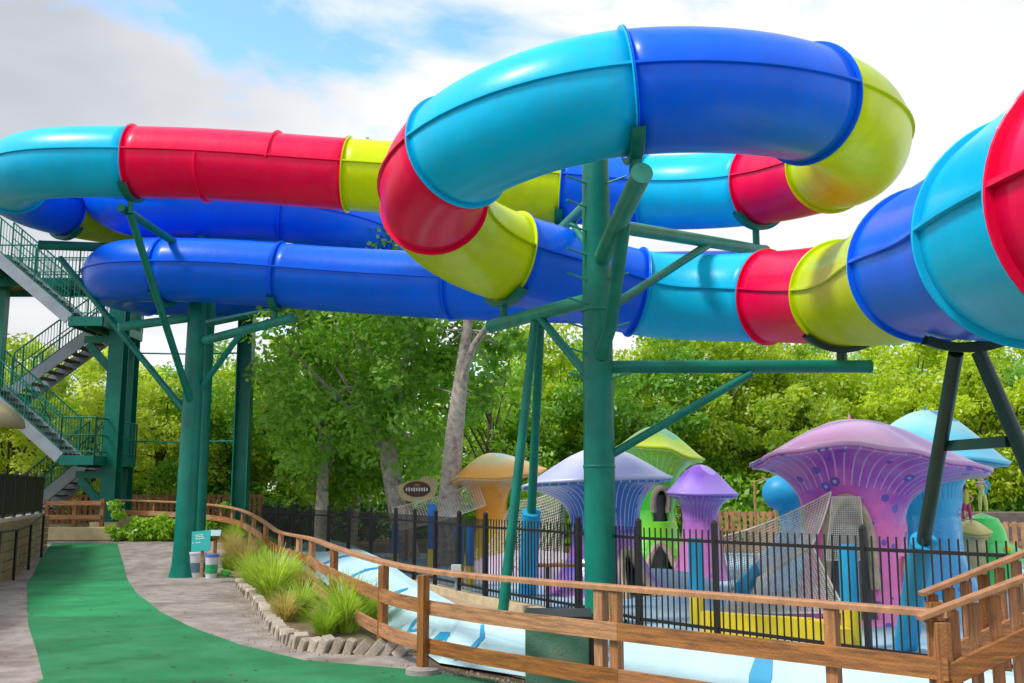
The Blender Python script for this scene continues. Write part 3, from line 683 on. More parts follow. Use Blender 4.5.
# ================================================================= BLACK PICKET FENCE
bf = thing('picket_fence', 'black steel picket fence around the mushroom play area', 'fence', (1.5, 12.4, 0))
pts = []
for (a, b) in zip(FENCE, FENCE[1:]):
    Ls = math.hypot(b[0]-a[0], b[1]-a[1]); n = max(1, round(Ls/(1.9 if a[1] < 17 else 1.15))) 
    for k in range(n): pts.append(lerp2(a, b, k/n))
pts.append(FENCE[-1])
for k, (x, y) in enumerate(pts):
    p = wpart(MB().box((x, y, .65), (.055, .055, 1.34), rz=R(-50)), 'fence_post', M_black, bf)
    sub(MB().lathe([(.04, 0), (.035, .02), (.0, .045)], (x, y, 1.32), 8), 'post_cap', M_black, p)
for (a, b) in zip(pts, pts[1:]):
    Ls = math.hypot(b[0]-a[0], b[1]-a[1]); n = int(Ls/(.085 if a[1] < 17 else .055)); mb = MB(); ang = math.atan2(b[1]-a[1], b[0]-a[0])
    for z in (.16, 1.12): mb.beam((a[0], a[1], z), (b[0], b[1], z), .03, .035)
    for j in range(1, n):
        x, y = lerp2(a, b, j/n); mb.box((x, y, .66), (.014, .014, 1.18) if a[1] < 17 else (.017, .008, 1.16), rz=ang)
    wpart(mb, 'picket_panel', M_black, bf)

# ================================================================= LEFT WALL AND MESH FENCE
lw = thing('retaining_wall', 'low stone retaining wall under the black mesh fence at left', 'wall', (wall_x(20), 20, -.1))
wy = list(np.arange(3, 25.3, 1.0)); mb = MB(); rws = []
for y in wy:
    x = wall_x(y); z0 = terrain(x, y)-.1; rws.append([(x-.28, y, z0), (x-.28, y, 1.12), (x-.03, y, 1.14), (x-.02, y, z0)])
mb.grid(rws); e_ = len(mb.v)-4; mb.f.append((e_, e_+1, e_+2, e_+3)); mb.f.append((3, 2, 1, 0)); wpart(mb, 'wall_body', M_wallst, lw)
M_plank = mat('weathered tan planks', (.36, .24, .13), .8, .3, 3, .3, 60, stain=(.16, .11, .07), sscale=3, samt=.6, st=(3, 3, 14), ov=.2)
for y in np.arange(17.0, 25.0, .98):
    x = wall_x(y)+.01; z0 = terrain(x, y)-.02; mb = MB()
    for q in range(6):
        za = z0+.02+(1.06-z0)*q/6; zb = z0+.02+(1.06-z0)*(q+1)/6-.015
        mb.beam((wall_x(y)+.012, y+.006, (za+zb)/2), (wall_x(y+.97)+.012, y+.97, (za+zb)/2), .03, zb-za)
    wpart(mb, 'plank_facing', M_plank, lw)
lf = thing('mesh_fence', 'black fence with dark privacy mesh on the stone wall at left', 'fence', (wall_x(20), 20, 1.13))
k = 0
for y in np.arange(3.2, 25.2, 1.22):
    x = wall_x(y)-.1; p = wpart(MB().box((x, y, 1.60), (.06, .06, 1.0)), 'fence_post', M_black, lf)
    if y+1.22 < 25.2:
        mb = MB(); a = (x, y+.03); b = (wall_x(y+1.22)-.1, y+1.19)
        for z in (1.2, 2.0): mb.beam((a[0], a[1], z), (b[0], b[1], z), .035, .04)
        for j in range(1, 44):
            q = lerp2(a, b, j/44); mb.box((q[0], q[1], 1.6), (.010, .021, .79))
        wpart(mb, 'mesh_panel', M_black, lf)
hr = thing('handrail', 'black tube handrail on slim posts in front of the stone wall', 'handrail', (wall_x(20)+.2, 20, 0))
hp = [(wall_x(y)+.16, y, terrain(wall_x(y)+.3, y)+1.0) for y in np.arange(4, 25, 1.0)]
wpart(MB().tube(hp, .022, 8), 'rail', M_black, hr)
for y in np.arange(4.8, 25, 1.75):
    x = wall_x(y)+.16; z = terrain(x+.2, y); wpart(MB().box((x, y, z+.5), (.045, .045, 1.0)), 'rail_post', M_black, hr)

# ================================================================= BACK FENCES, LOW WALL, HEDGE
def board_fence(name, label, p0, p1, z0, h, nrails=3, picket=True, m=M_woodf):
    t = thing(name, label, 'fence', (p0[0], p0[1], z0)); a, b = Vector((*p0, z0)), Vector((*p1, z0)); Ln = (b-a).length; ang = math.atan2(b.y-a.y, b.x-a.x)
    n = max(2, round(Ln/2.2)); nv = Vector((math.sin(ang), -math.cos(ang), 0))
    for k in range(n+1):
        p = a.lerp(b, k/n); wpart(MB().box((p.x, p.y, z0+h/2), (.1, .1, h), rz=ang), 'post', m, t)
    for k in range(n):
        p = a.lerp(b, k/n); q = a.lerp(b, (k+1)/n); mb = MB()
        for j in range(nrails):
            z = z0+h*(.15+.75*j/max(1, nrails-1)); mb.beam((p.x, p.y, z)+nv*0 if False else Vector((p.x, p.y, z))-nv*-.07, Vector((q.x, q.y, z))+nv*.07, .03, .12 if not picket else .08)
        if picket:
            m_ = int((q-p).length/.16)
            for j in range(m_):
                c = p.lerp(q, (j+.5)/m_)+nv*.1; mb.box((c.x, c.y, z0+h*.5), (.1, .02, h*.92+random.uniform(-.02, .02)), rz=ang)
        wpart(mb, 'board_panel', m, t)
    return t
x0 = W(52, 500, 29.5).x
board_fence('plank_fence', 'brown horizontal plank fence under the stair tower', (W(48, 500, 27.4).x, 27.4), (W(103, 500, 27.4).x, 27.4), .45, 1.0, 3, False, M_wood)
tag(MB().box((W(77, 520, 26.9).x, 27.0, .55), (2.0, .3, .34)).build('low_wall', M_cream, bevel=.02), 'low cream concrete wall at the far end of the green path', 'wall')
board_fence('picket_fence', 'brown picket fence behind the bushes left of the thick column', (W(118, 500, 31.5).x-3, 31.5), (W(262, 500, 33.5).x, 33.5), .6, 1.0)
board_fence('picket_fence', 'orange brown picket fence behind the small purple mushroom', (W(690, 520, 27).x, 27), (W(775, 520, 25.5).x, 25.5), .1, 1.1)
board_fence('picket_fence', 'orange brown picket fence behind the fairy statues at right', (W(945, 530, 23).x, 23), (W(1120, 530, 21).x, 21), .0, 1.05)

def leaf_mesh(name, centers, radii, n_per, size, m, aspect=.55, flat=.8, up=.3):
    """many small leaf faces scattered through clumps"""
    C = np.repeat(np.array(centers), n_per, axis=0); Rr = np.repeat(np.array(radii), n_per)
    d = rng.normal(size=C.shape); d /= np.linalg.norm(d, axis=1)[:, None]; rad = rng.random(len(C))**.45
    P_ = C+d*(Rr*rad)[:, None]*np.array([1, 1, flat])
    nrm = d*.5+rng.normal(size=C.shape)*.6+np.array([0, 0, up]); nrm /= np.linalg.norm(nrm, axis=1)[:, None]
    a = np.cross(nrm, rng.normal(size=C.shape)); a /= np.linalg.norm(a, axis=1)[:, None]; b = np.cross(nrm, a)
    s = size*(.6+.8*rng.random(len(C)))[:, None]
    V = np.stack([P_+a*s, P_+b*s*aspect, P_-a*s, P_-b*s*aspect], 1).reshape(-1, 3)
    me = bpy.data.meshes.new(name); n = len(C); me.vertices.add(n*4); me.vertices.foreach_set('co', V.ravel())
    me.loops.add(n*4); me.loops.foreach_set('vertex_index', np.arange(n*4)); me.polygons.add(n); me.polygons.foreach_set('loop_start', np.arange(0, n*4, 4)); me.polygons.foreach_set('loop_total', np.full(n, 4))
    me.update(calc_edges=True); me.materials.append(m); return me
def make_tree(label, h, cr, cb, leaf, nclump, nleaf, lsize, group, bark=M_barkd, lean=0, seed=0, trunk_r=.16, ell=.8, cat='tree', name='tree', clump=(.45, .95)):
    rd = random.Random(seed); t = thing(name, label, cat, (0, 0, 0), group)
    mb = MB(); top = Vector((lean*h, 0, cb+(h-cb)*.45)); base = Vector((0, 0, -.2))
    mid = base.lerp(top, .5)+Vector((rd.uniform(-.15, .15), rd.uniform(-.1, .1), 0))
    mb.tube([base, base+Vector((0, 0, .3)), mid, top], [trunk_r*1.5, trunk_r*1.15, trunk_r*.9, trunk_r*.45], 10)
    cc = Vector((lean*h, 0, (cb+h)/2)); cen = []; rad = []
    for k in range(nclump):
        while True:
            d = Vector((rd.gauss(0, 1), rd.gauss(0, 1), rd.gauss(0, 1))).normalized()*(rd.random()**.42)
            p = Vector((d.x*cr, d.y*cr, d.z*(h-cb)/2))
            if d.z > -.85: break
        p.x *= 1+.18*math.sin(3*d.z+seed); cen.append(tuple(cc+p)); rad.append(rd.uniform(*clump))
        if k % 3 == 0:
            st = base.lerp(top, rd.uniform(.45, .98)); md = st.lerp(cc+p, .5)+Vector((0, 0, rd.uniform(-.1, .35)))
            mb.tube([st, md, cc+p], [trunk_r*.38, trunk_r*.22, .015], 6, cap=False)
    mb.build('trunk', bark, t, smooth=True)
    me = leaf_mesh('crown', cen, rad, nleaf, lsize, leaf); c = bpy.data.objects.new('crown', me); COL.objects.link(c); c.parent = t
    return t
# prototypes
grp = 'trees behind the play area'
protos = [make_tree('', 8, 3.6, 1.0, LM['bright'], 95, 300, .095, grp, seed=1), make_tree('', 7.6, 3.2, 1.0, LM['olive'], 58, 210, .09, grp, seed=2),
          make_tree('', 8.2, 3.4, .8, LM['mid'], 80, 270, .095, grp, seed=3), make_tree('', 7.8, 3.8, 1.2, LM['bright'], 90, 280, .10, grp, seed=4, bark=M_bark),
          make_tree('', 8.0, 3.2, 1.2, LM['dark'], 70, 260, .095, grp, seed=5, bark=M_bark)]
kinds = ['bright green', 'yellow green', 'mid green', 'light leafy green', 'deep green']
spots = [(-70,335,34,1,'at the far left edge'),(20,322,34,1,'behind the stair flights at left'),(95,330,35,1,'directly behind the stair tower'),(165,352,36,1,'between the stair tower and the thick left column'),(228,338,37,4,'between the left columns'),
         (300,330,38,0,'behind the deep green tree at left'),(505,330,36,2,'between the pale trunk and the raking legs'),(560,322,38,0,'behind the blue slide left of the middle column'),
         (640,318,34,4,'just right of the middle column'),(705,322,36,3,'above the small purple mushroom'),(770,330,34,0,'above the gap between the purple mushrooms'),
         (840,322,37,2,'above the crown of the big purple mushroom'),(900,322,35,0,'above the light blue mushroom'),(965,326,33,0,'between the trestle legs at right'),(1035,322,34,4,'at the right edge'),(1110,330,33,1,'just past the right edge')]
used = set()
def put_tree(px, ty, y, k, where, sc=None, grp_=None):
    o = protos[k] if k not in used else copy_tree(protos[k]); used.add(k)
    p = W(px, ty, y); base_h = (8, 7.6, 8.2, 7.8, 8.0)[k]; s = p.z/(base_h+.35)
    o.location = (p.x, y, 0); o.scale = (s*random.uniform(.95, 1.15), s, s); o.rotation_euler = (0, 0, random.uniform(0, 6.28))
    o['label'] = '%s tree %s' % (kinds[k], where); return o
for s_ in spots: put_tree(*s_)
back = [(-30,352,46,0,'in the back row at the far left'),(60,350,46,2,'in the back row behind the stair tower'),(140,362,47,0,'in the back row right of the stair tower'),(260,350,48,2,'in the back row behind the H section post'),(350,345,46,0,'in the back row behind the leaning trunk'),
        (550,352,47,0,'in the back row behind the raking legs'),(610,340,46,2,'in the back row behind the middle column'),(680,352,46,2,'in the back row above the green mushroom'),(740,330,47,4,'in the back row above the net'),(810,362,46,2,'in the back row left of the big purple cap'),
        (875,328,47,4,'in the back row behind the big purple cap'),(935,358,46,2,'in the back row behind the trestle'),(1000,330,46,0,'in the back row near the right edge'),(1070,356,46,2,'in the back row past the right edge')]
for s_ in back: put_tree(*s_)
# big deep green tree at left and its neighbours
bt1 = make_tree('large deep green tree with leaning grey trunk behind the dark fence', 8.3, 3.2, 2.0, LM['dark'], 85, 230, .085, None, bark=M_bark, lean=-.11, seed=11, trunk_r=.26)
p = W(408, 512, 25.5); bt1.location = (p.x, 25.5, 0); bt1.scale = (1.0, 1, 1)
bt2 = make_tree('deep green leafy tree just right of the H section post', 7.7, 2.0, 1.3, LM['dark'], 50, 240, .085, None, bark=M_bark, seed=12, trunk_r=.18)
p = W(322, 505, 28); bt2.location = (p.x, 28, 0)
bt4 = make_tree('mid green tree low behind the dark fence beside the sign', 6.2, 2.2, .9, LM['mid'], 60, 170, .11, None, bark=M_bark, seed=15, trunk_r=.13)
p = W(350, 505, 30); bt4.location = (p.x, 30.5, 0)
# tall pale trunk tree
tt = thing('tree', 'tall tree with pale forked trunk rising behind the slides', 'tree', tuple(W(446, 545, 23.0)*1)); tb = W(446, 560, 23.0); tt.location = (tb.x, 23, 0)
pA_ = [Vector((tb.x, 23, -.1)), W(449, 500, 23), W(455, 430, 23), W(459, 395, 23), W(467, 330, 23.1), W(474, 280, 23.3), W(470, 200, 23.6), W(455, 150, 24)]
mb = MB().tube(pA_, [.30, .25, .21, .18, .12, .10, .08, .04], 12)
mb.tube([W(460, 385, 23), W(474, 345, 22.8), W(492, 320, 22.6), W(510, 280, 22.4)], [.12, .08, .07, .04], 8)
cen = []; rad = []
for (px, py, y) in [(374,144,24),(440,200,24),(500,205,24),(480,165,25),(455,235,24),(520,260,23),(545,228,25),(470,270,23.5),(425,330,23.5),(440,352,24),(500,345,23.5),(492,368,24),(515,335,23),(430,385,24),(482,300,23.4),(405,222,25),(390,238,26),(420,262,25),(476,392,23.6)]:
    c = W(px, py, y); mb.tube([min((q for q in pA_), key=lambda q: (q-c).length), c], [.035, .012], 5, cap=False)
    for q in range(2): cen.append((c.x+random.uniform(-.3, .3), c.y+random.uniform(-.4, .4), c.z+random.uniform(-.25, .2))); rad.append(random.uniform(.3, .55) if py > 150 else .34)
wpart(mb, 'trunk', M_bark, tt, smooth=True)
me = leaf_mesh('crown', cen, rad, 90, .1, LM['dark']); c = bpy.data.objects.new('crown', me); COL.objects.link(c); place(c, tt)
# bare twiggy tree
bare = make_tree('thin open tree with dark branches behind the orange mushroom', 6.6, 2.0, 2.0, LM['mid'], 26, 60, .10, None, seed=21, trunk_r=.12, clump=(.3, .5))
p = W(490, 480, 31); bare.location = (p.x, 31, 0)

# hedge and shrubs
def hedge(name, label, x0, x1, y, h, d, m, dens=900, kind=None, ls=.07):
    L_ = x1-x0; n = max(4, int(L_/.35)); cen = []; rad = []
    for k in range(n):
        for zz_ in np.arange(.2, h-.05, .3): cen.append((x0+L_*(k+.5)/n+random.uniform(-.1, .1), y+random.uniform(-d/2, d/2), zz_+random.uniform(-.05, .1))); rad.append(.28)
    me = leaf_mesh(name, cen, rad, max(30, int(dens/10)), ls, m); o = bpy.data.objects.new(name, me); COL.objects.link(o)
    return tag(o, label, 'hedge' if 'hedge' in name else 'shrub', None, kind)
hedge('hedge', 'long clipped green hedge behind the dark fence at left', W(125, 500, 33.8).x, W(425, 500, 33.8).x, 34.3, 1.45, .7, LM['hedge'])
def shrub(px, py, y, w, h, m, label, n=26, ls=.1, base=0, grp_=None):
    p = W(px, py, y); cen = [(p.x+random.uniform(-.5, .5)*w, y+random.uniform(-.4, .4)*w*.6, base+abs(random.gauss(0, .35))*h+.1) for _ in range(n)]
    me = leaf_mesh('foliage', cen, [w*.2]*n, 80, ls, m); t = thing('shrub', label, 'shrub', (p.x, y, base), grp_)
    o = bpy.data.objects.new('foliage', me); COL.objects.link(o); place(o, t)
    wpart(MB().tube([(p.x, y, base-.05), (p.x+.05, y, base+h*.4)], [.05, .02], 6), 'stem', M_barkd, t)
for px, w, lab in ((150, 3.4, 'left of the thick column'), (280, 3.6, 'right of the H section post'), (360, 3.2, 'behind the leaning trunk'), (440, 3.4, 'behind the pale trunk'), (30, 4, 'behind the stair flights')):
    shrub(px, 480, 36.5, w, 2.2, LM['dark'], 'dark background shrub '+lab, 46, .12, grp_='background shrubs')
for px, w, lab in ((520, 3.6, 'behind the raking legs'), (600, 3.6, 'behind the green mushroom'), (700, 3.4, 'behind the small purple mushroom'), (775, 3.4, 'behind the net'), (850, 3.4, 'behind the big purple stem'), (1000, 3.6, 'behind the fairy statues'), (930, 3.6, 'behind the light blue mushroom'), (1070, 3.6, 'past the right edge')):
    shrub(px, 480, 32.5, w, 2.4, LM['dark'] if px > 650 else LM['mid'], 'dark background shrub '+lab, 46, .12, grp_='background shrubs')
zg = .45
for px, w in ((130, 1.0), (152, 1.1), (172, .9), (205, .9), (222, .8)):
    shrub(px, 515, 27.0, w, .8, LM['mid'], 'low green bush at px' if False else 'low leafy bush %s' % {130: 'beside the stair tower footing', 152: 'second from the stair tower', 172: 'just left of the thick column', 205: 'just right of the thick column', 222: 'nearest the curved wooden fence'}[px], 20, .07, base=terrain(-9, 27)-.05, grp_='bushes along the back fence')
# distant tree mass
cen = []; rad = []
for k in range(420):
    x = random.uniform(-45, 50); z = random.uniform(.3, 4.2+.9*math.sin(x*.31)+.6*math.sin(x*.83)); cen.append((x, 58+random.uniform(-2, 2), z)); rad.append(random.uniform(.9, 1.5))
me = leaf_mesh('far_woodland', cen, rad, 75, .26, LM['mid']); o = bpy.data.objects.new('far_woodland', me); COL.objects.link(o); tag(o, 'far woodland closing the view behind the park', 'woodland', kind='stuff')

# ================================================================= GRASSES AND EDGING STONES
def grass_mesh(n, h, spread, seed, wid=.011):
    rd = random.Random(seed); mb = MB()
    for k in range(n):
        a = rd.uniform(0, 6.283); r0 = rd.uniform(0, .12); ln = h*rd.uniform(.55, 1.1); out = spread*rd.uniform(.15, 1)**1.0
        b = Vector((r0*math.cos(a), r0*math.sin(a), 0)); dr = Vector((math.cos(a), math.sin(a), 0)); sd2 = Vector((-dr.y, dr.x, 0))
        rws = []
        for q in range(5):
            t = q/4; c = b+dr*(out*t**1.6)+Vector((0, 0, ln*(t-.42*(out/h)*t**3))); w_ = wid*(1-t*.85)
            rws.append([tuple(c-sd2*w_), tuple(c+sd2*w_)])
        mb.grid(rws)
    return mb
gms = []
for s_, mm in ((1, 'grass'), (2, 'grass'), (3, 'dry')):
    o = grass_mesh(480, .80, .66, s_, .012).build('grass_clump', LM[mm], recalc=False); gms.append(o)
gspots = [(346,636,1.0,0,'nearest the stone corner'),(372,625,.75,0,'under the rail beside the stone corner'),(300,622,.75,1,'between the two biggest clumps'),(325,640,.6,1,'low in front of the stones'),(272,603,1.15,1,'tallest, in the middle of the bed'),(255,590,1.0,0,'left of the tallest clump'),(290,592,.95,0,'against the fence posts'),(244,572,1.0,2,'straw coloured behind the tallest clump'),(262,566,.9,0,'against the rail behind the tallest clump'),(232,560,.9,2,'straw coloured near the buckets'),(236,548,.9,0,'green tuft near the curve of the rail'),(225,541,.8,2,'straw tuft where the bed ends'),(248,550,.8,2,'straw tuft against the rail curve'),(308,600,.7,2,'straw coloured against the lower rail'),(228,573,.6,1,'small, beside the green bucket lid'),(285,625,.6,2,'small straw tuft over the stones')]
usedg = set()
for px, py, sc, k, lab in gspots:
    o = gms[k] if k not in usedg else gms[k].copy()
    if k in usedg: COL.objects.link(o)
    usedg.add(k); p = G(px, py); o.location = (p.x, p.y, terrain(p.x, p.y)); o.scale = (sc, sc, sc); o.rotation_euler = (0, 0, random.uniform(0, 6.28))
    tag(o, 'arching grass clump '+lab, 'grass clump', 'ornamental grasses beside the wooden fence')
# bed soil
edge_px = [(222,556),(228,572),(240,588),(252,600),(262,612),(272,628),(285,642),(303,650),(330,653),(353,654),(385,655),(412,656)]
ed = [G(*q) for q in edge_px]
mb = MB(); rws = []
for p in ed:
    rx = rail_x(max(9.8, min(27, p.y)))+.2
    # back side of the bed lies along the rail
    q = Vector((max(rx, p.x+.05), p.y, 0)); rws.append([(p.x+(q.x-p.x)*t, p.y+(q.y-p.y)*t, terrain(p.x, p.y)+.05) for t in (0, .5, 1)])
mb.grid(rws); tag(mb.build('planting_bed', M_soil), kind='structure')
stone = MB().box((0, 0, 0), (.10, .13, .21)).build('edging_stone', M_stone, bevel=.014)
el = [(p.x, p.y) for p in ed]; st = along(el, .142); first = True
for k, (x, y, a) in enumerate(st):
    if y > 19: continue
    o = stone if first else stone.copy()
    if not first: COL.objects.link(o)
    first = False
    o.location = (x, y, terrain(x, y)+random.uniform(.03, .06)); o.rotation_euler = (random.uniform(-.08, .08), R(32)+random.uniform(-.22, .2), a+random.uniform(-.12, .12)); o.scale = (random.uniform(.75, 1.15), random.uniform(.75, 1.2), random.uniform(.7, 1.15))
    tag(o, 'tilted buff edging stone bordering the grass bed', 'edging stone', 'edging stones around the grass bed')

# loose gravel and grit along the stones and the foot of the trough
V = []; F_ = []
for k in range(1500):
    if k % 3:
        x, y, _ = st[random.randrange(len(st))]; x += random.gauss(-.12, .10); y += random.gauss(-.06, .10)
    else:
        t = random.random()*4; q = lerp2(near_l[int(t)], near_l[int(t)+1], t-int(t)); x, y = q[0]-random.uniform(.02, .5), q[1]-random.uniform(.0, .12)
    z = terrain(x, y); r_ = random.uniform(.006, .017); b = len(V)
    V += [(x+r_, y, z), (x, y+r_, z), (x-r_, y, z), (x, y-r_, z), (x+random.uniform(-.3, .3)*r_, y, z+r_*1.1)]; F_ += [(b, b+1, b+4), (b+1, b+2, b+4), (b+2, b+3, b+4), (b+3, b, b+4)]
mb = MB(); mb.add(V, F_); tag(mb.build('gravel', M_stone, recalc=False), 'loose grit along the edging stones and trough', 'gravel', kind='stuff')

# ================================================================= SIGNS AND BUCKETS NEAR THE LEFT COLUMN
def bucket(px, py, r, h, m, lab, lidm, band=None):
    p = G(px, py); p = Vector((p.x, p.y, terrain(p.x, p.y))); t = thing('bucket', lab, 'bucket', tuple(p), 'buckets beside the thick column')
    wpart(MB().lathe([(.001, 0), (r*.85, 0), (r*.93, h*.5), (r, h)], p, 24), 'bucket_body', m, t, smooth=True)
    if band: wpart(MB().lathe([(r*.9, h*.2), (r*.99, h*.6)], p, 24), 'bucket_label', band, t, smooth=True)
    wpart(MB().lathe([(r*1.04, h-.03), (r*1.06, h), (r*1.0, h+.02), (.001, h+.025)], p, 24), 'lid', lidm, t, smooth=True)
M_wh = mat('white plastic', (.62, .62, .66), .4, .1); M_lid = mat('blue plastic', (.05, .15, .6), .4, .1); M_gb = mat('green label', (.02, .4, .12), .5, .3, 20); M_gy = mat('grey blue label', (.12, .20, .26), .5, .4, 25)
bucket(196, 577, .19, .50, M_wh, 'white bucket with grey blue label next to the column', M_wh, M_gy)
bucket(211, 578, .13, .46, M_wh, 'narrow white bucket with green label and blue lid', M_lid, M_gb)
bucket(225, 577, .09, .13, M_lime, 'small bright green bucket at the edge of the grasses', M_lime)
sg = thing('notice_board', 'teal notice board with white text standing over the buckets', 'sign', tuple(G(201, 576)))
p = W(201, 541, 19.9); Mx = Matrix.Rotation(R(-18), 3, 'X') @ Matrix.Rotation(R(-6), 3, 'Y')
wpart(MB().box(p, (.36, .03, .40), M=Mx), 'sign_panel', M_teals, sg)
wpart(MB().box((p.x, p.y+.12, .3), (.05, .05, .6)), 'sign_post', M_wood, sg)
for k, (a, w_, q) in enumerate([(.12, .15, -.02), (.085, .15, -.01), (.045, .22, .02), (-.03, .04, -.13), (-.03, .10, -.03)]):
    for j in range(int(w_/.03)):
        v = Mx @ Vector((q-w_/2+j*.03+.0, -.018, a)); wpart(MB().box(Vector(p)+v, (.019, .004, .018), M=Mx), 'text_line', M_text, sg) if j < 6 and k < 9 else None
s2 = thing('small_sign', 'small light blue plaque on a wooden post behind the notice board', 'sign', tuple(G(214, 560)))
p = W(215, 533, 22.5); wpart(MB().box(p, (.26, .02, .14), M=Matrix.Rotation(R(-25), 3, 'X')), 'sign_panel', M_white, s2); wpart(MB().box((p.x, p.y+.06, p.z/2), (.06, .06, p.z-.05)), 'sign_post', M_wood, s2)
# oval sign behind the dark fence
os_ = thing('oval_sign', 'brown oval sign on a cream scroll board behind the fence between two trunks', 'sign', tuple(W(420, 500, 24)))
c0 = W(419, 489, 24.6)
bp_ = [(-.50,-.10),(-.42,-.24),(-.1,-.34),(.12,-.30),(.35,-.22),(.45,.02),(.43,.30),(.30,.25),(.12,.32),(-.02,.22),(-.3,.18),(-.5,.08)]
mb = MB(); mb.add([(c0.x+a, c0.y, c0.z+b) for a, b in bp_]+[(c0.x+a, c0.y+.06, c0.z+b) for a, b in bp_], [tuple(range(12)), tuple(range(23, 11, -1))]+[(k, (k+1) % 12, 12+(k+1) % 12, 12+k) for k in range(12)])
wpart(mb, 'sign_board', M_cream, os_)
mb = MB(); ov = [(c0.x-.05+.33*math.cos(a), c0.z+.19*math.sin(a)) for a in np.linspace(0, 2*math.pi, 24, endpoint=False)]
mb.add([(x, c0.y-.02, z) for x, z in ov]+[(x, c0.y-.003, z) for x, z in ov], [tuple(range(24))]+[(k, (k+1) % 24, 24+(k+1) % 24, 24+k) for k in range(24)]); wpart(mb, 'oval_panel', M_brown, os_)
for j in range(9): wpart(MB().box((c0.x-.30+j*.062, c0.y-.026, c0.z-.01), (.036, .008, .075+.02*(j % 2))), 'sign_letter', M_text, os_)
wpart(MB().ball((c0.x-.05, c0.y-.03, c0.z+.09), .05, 10, 6, (1.6, .3, .7)), 'emblem', M_woodf, os_)
for dx in (-.3, .25): wpart(MB().box((c0.x+dx, c0.y+.12, c0.z/2), (.08, .08, c0.z)), 'sign_post', M_wood, os_)

# ================================================================= MUSHROOMS
def shroom_mat(name, stops, spot=None, gill=None, gillN=46, spot_scale=5., rough=.3, spot_r=.16, vlim=.62):
    """stops: list of (v, colour) up the stem (UV v 0 foot .. 1 rim); spots and gill lines on the paint"""
    m = bpy.data.materials.new(name); m.use_nodes = True; t = m.node_tree; n = t.nodes; l = t.links; b = n['Principled BSDF']
    b.inputs['Roughness'].default_value = rough; b.inputs['Coat Weight'].default_value = .4; b.inputs['Coat Roughness'].default_value = .1
    uv = n.new('ShaderNodeUVMap'); uv.uv_map = 'UVMap'; sp_ = n.new('ShaderNodeSeparateXYZ'); l.new(uv.outputs[0], sp_.inputs[0])
    tcn = n.new('ShaderNodeTexCoord'); ns = n.new('ShaderNodeTexNoise'); ns.inputs['Scale'].default_value = 1.6; ns.inputs['Detail'].default_value = 4; l.new(tcn.outputs['Object'], ns.inputs['Vector'])
    a = n.new('ShaderNodeMath'); a.operation = 'MULTIPLY_ADD'; l.new(ns.outputs['Fac'], a.inputs[0]); a.inputs[1].default_value = .5; l.new(sp_.outputs[1], a.inputs[2])
    a2 = n.new('ShaderNodeMath'); a2.operation = 'SUBTRACT'; l.new(a.outputs[0], a2.inputs[0]); a2.inputs[1].default_value = .25
    rp = n.new('ShaderNodeValToRGB'); l.new(a2.outputs[0], rp.inputs[0]); cr = rp.color_ramp
    while len(cr.elements) < len(stops): cr.elements.new(.5)
    for e_, (v, c) in zip(cr.elements, stops): e_.position = v; e_.color = (*c, 1)
    out = rp.outputs[0]
    def mixc(fac, col):
        nonlocal out
        x = n.new('ShaderNodeMix'); x.data_type = 'RGBA'; l.new(fac, x.inputs[0]); l.new(out, x.inputs[6]); x.inputs[7].default_value = (*col, 1); out = x.outputs[2]
    def M(op, p, q=None, cl=False):
        x = n.new('ShaderNodeMath'); x.operation = op; x.use_clamp = cl
        for i_, v in enumerate((p, q)):
            if v is None: continue
            if isinstance(v, (int, float)): x.inputs[i_].default_value = v
            else: l.new(v, x.inputs[i_])
        return x.outputs[0]
    if gill:
        s_ = M('SINE', M('MULTIPLY', sp_.outputs[0], gillN*2*math.pi)); g1 = M('GREATER_THAN', s_, .88); g2 = M('GREATER_THAN', sp_.outputs[1], vlim); mixc(M('MULTIPLY', g1, g2), gill)
    if spot:
        vo = n.new('ShaderNodeTexVoronoi'); vo.inputs['Scale'].default_value = spot_scale; l.new(tcn.outputs['Object'], vo.inputs['Vector'])
        s1 = M('LESS_THAN', vo.outputs['Distance'], spot_r); mixc(s1, spot)
        s3 = M('LESS_THAN', vo.outputs['Distance'], spot_r*.4); mixc(s3, tuple(.5*c+.35 for c in spot))
    l.new(out, b.inputs['Base Color'])
    nb = n.new('ShaderNodeTexNoise'); nb.inputs['Scale'].default_value = 9; l.new(tcn.outputs['Object'], nb.inputs['Vector']); bpn = n.new('ShaderNodeBump'); bpn.inputs['Strength'].default_value = .35; bpn.inputs['Distance'].default_value = .04; l.new(nb.outputs[0], bpn.inputs['Height']); l.new(bpn.outputs[0], b.inputs['Normal'])
    return m
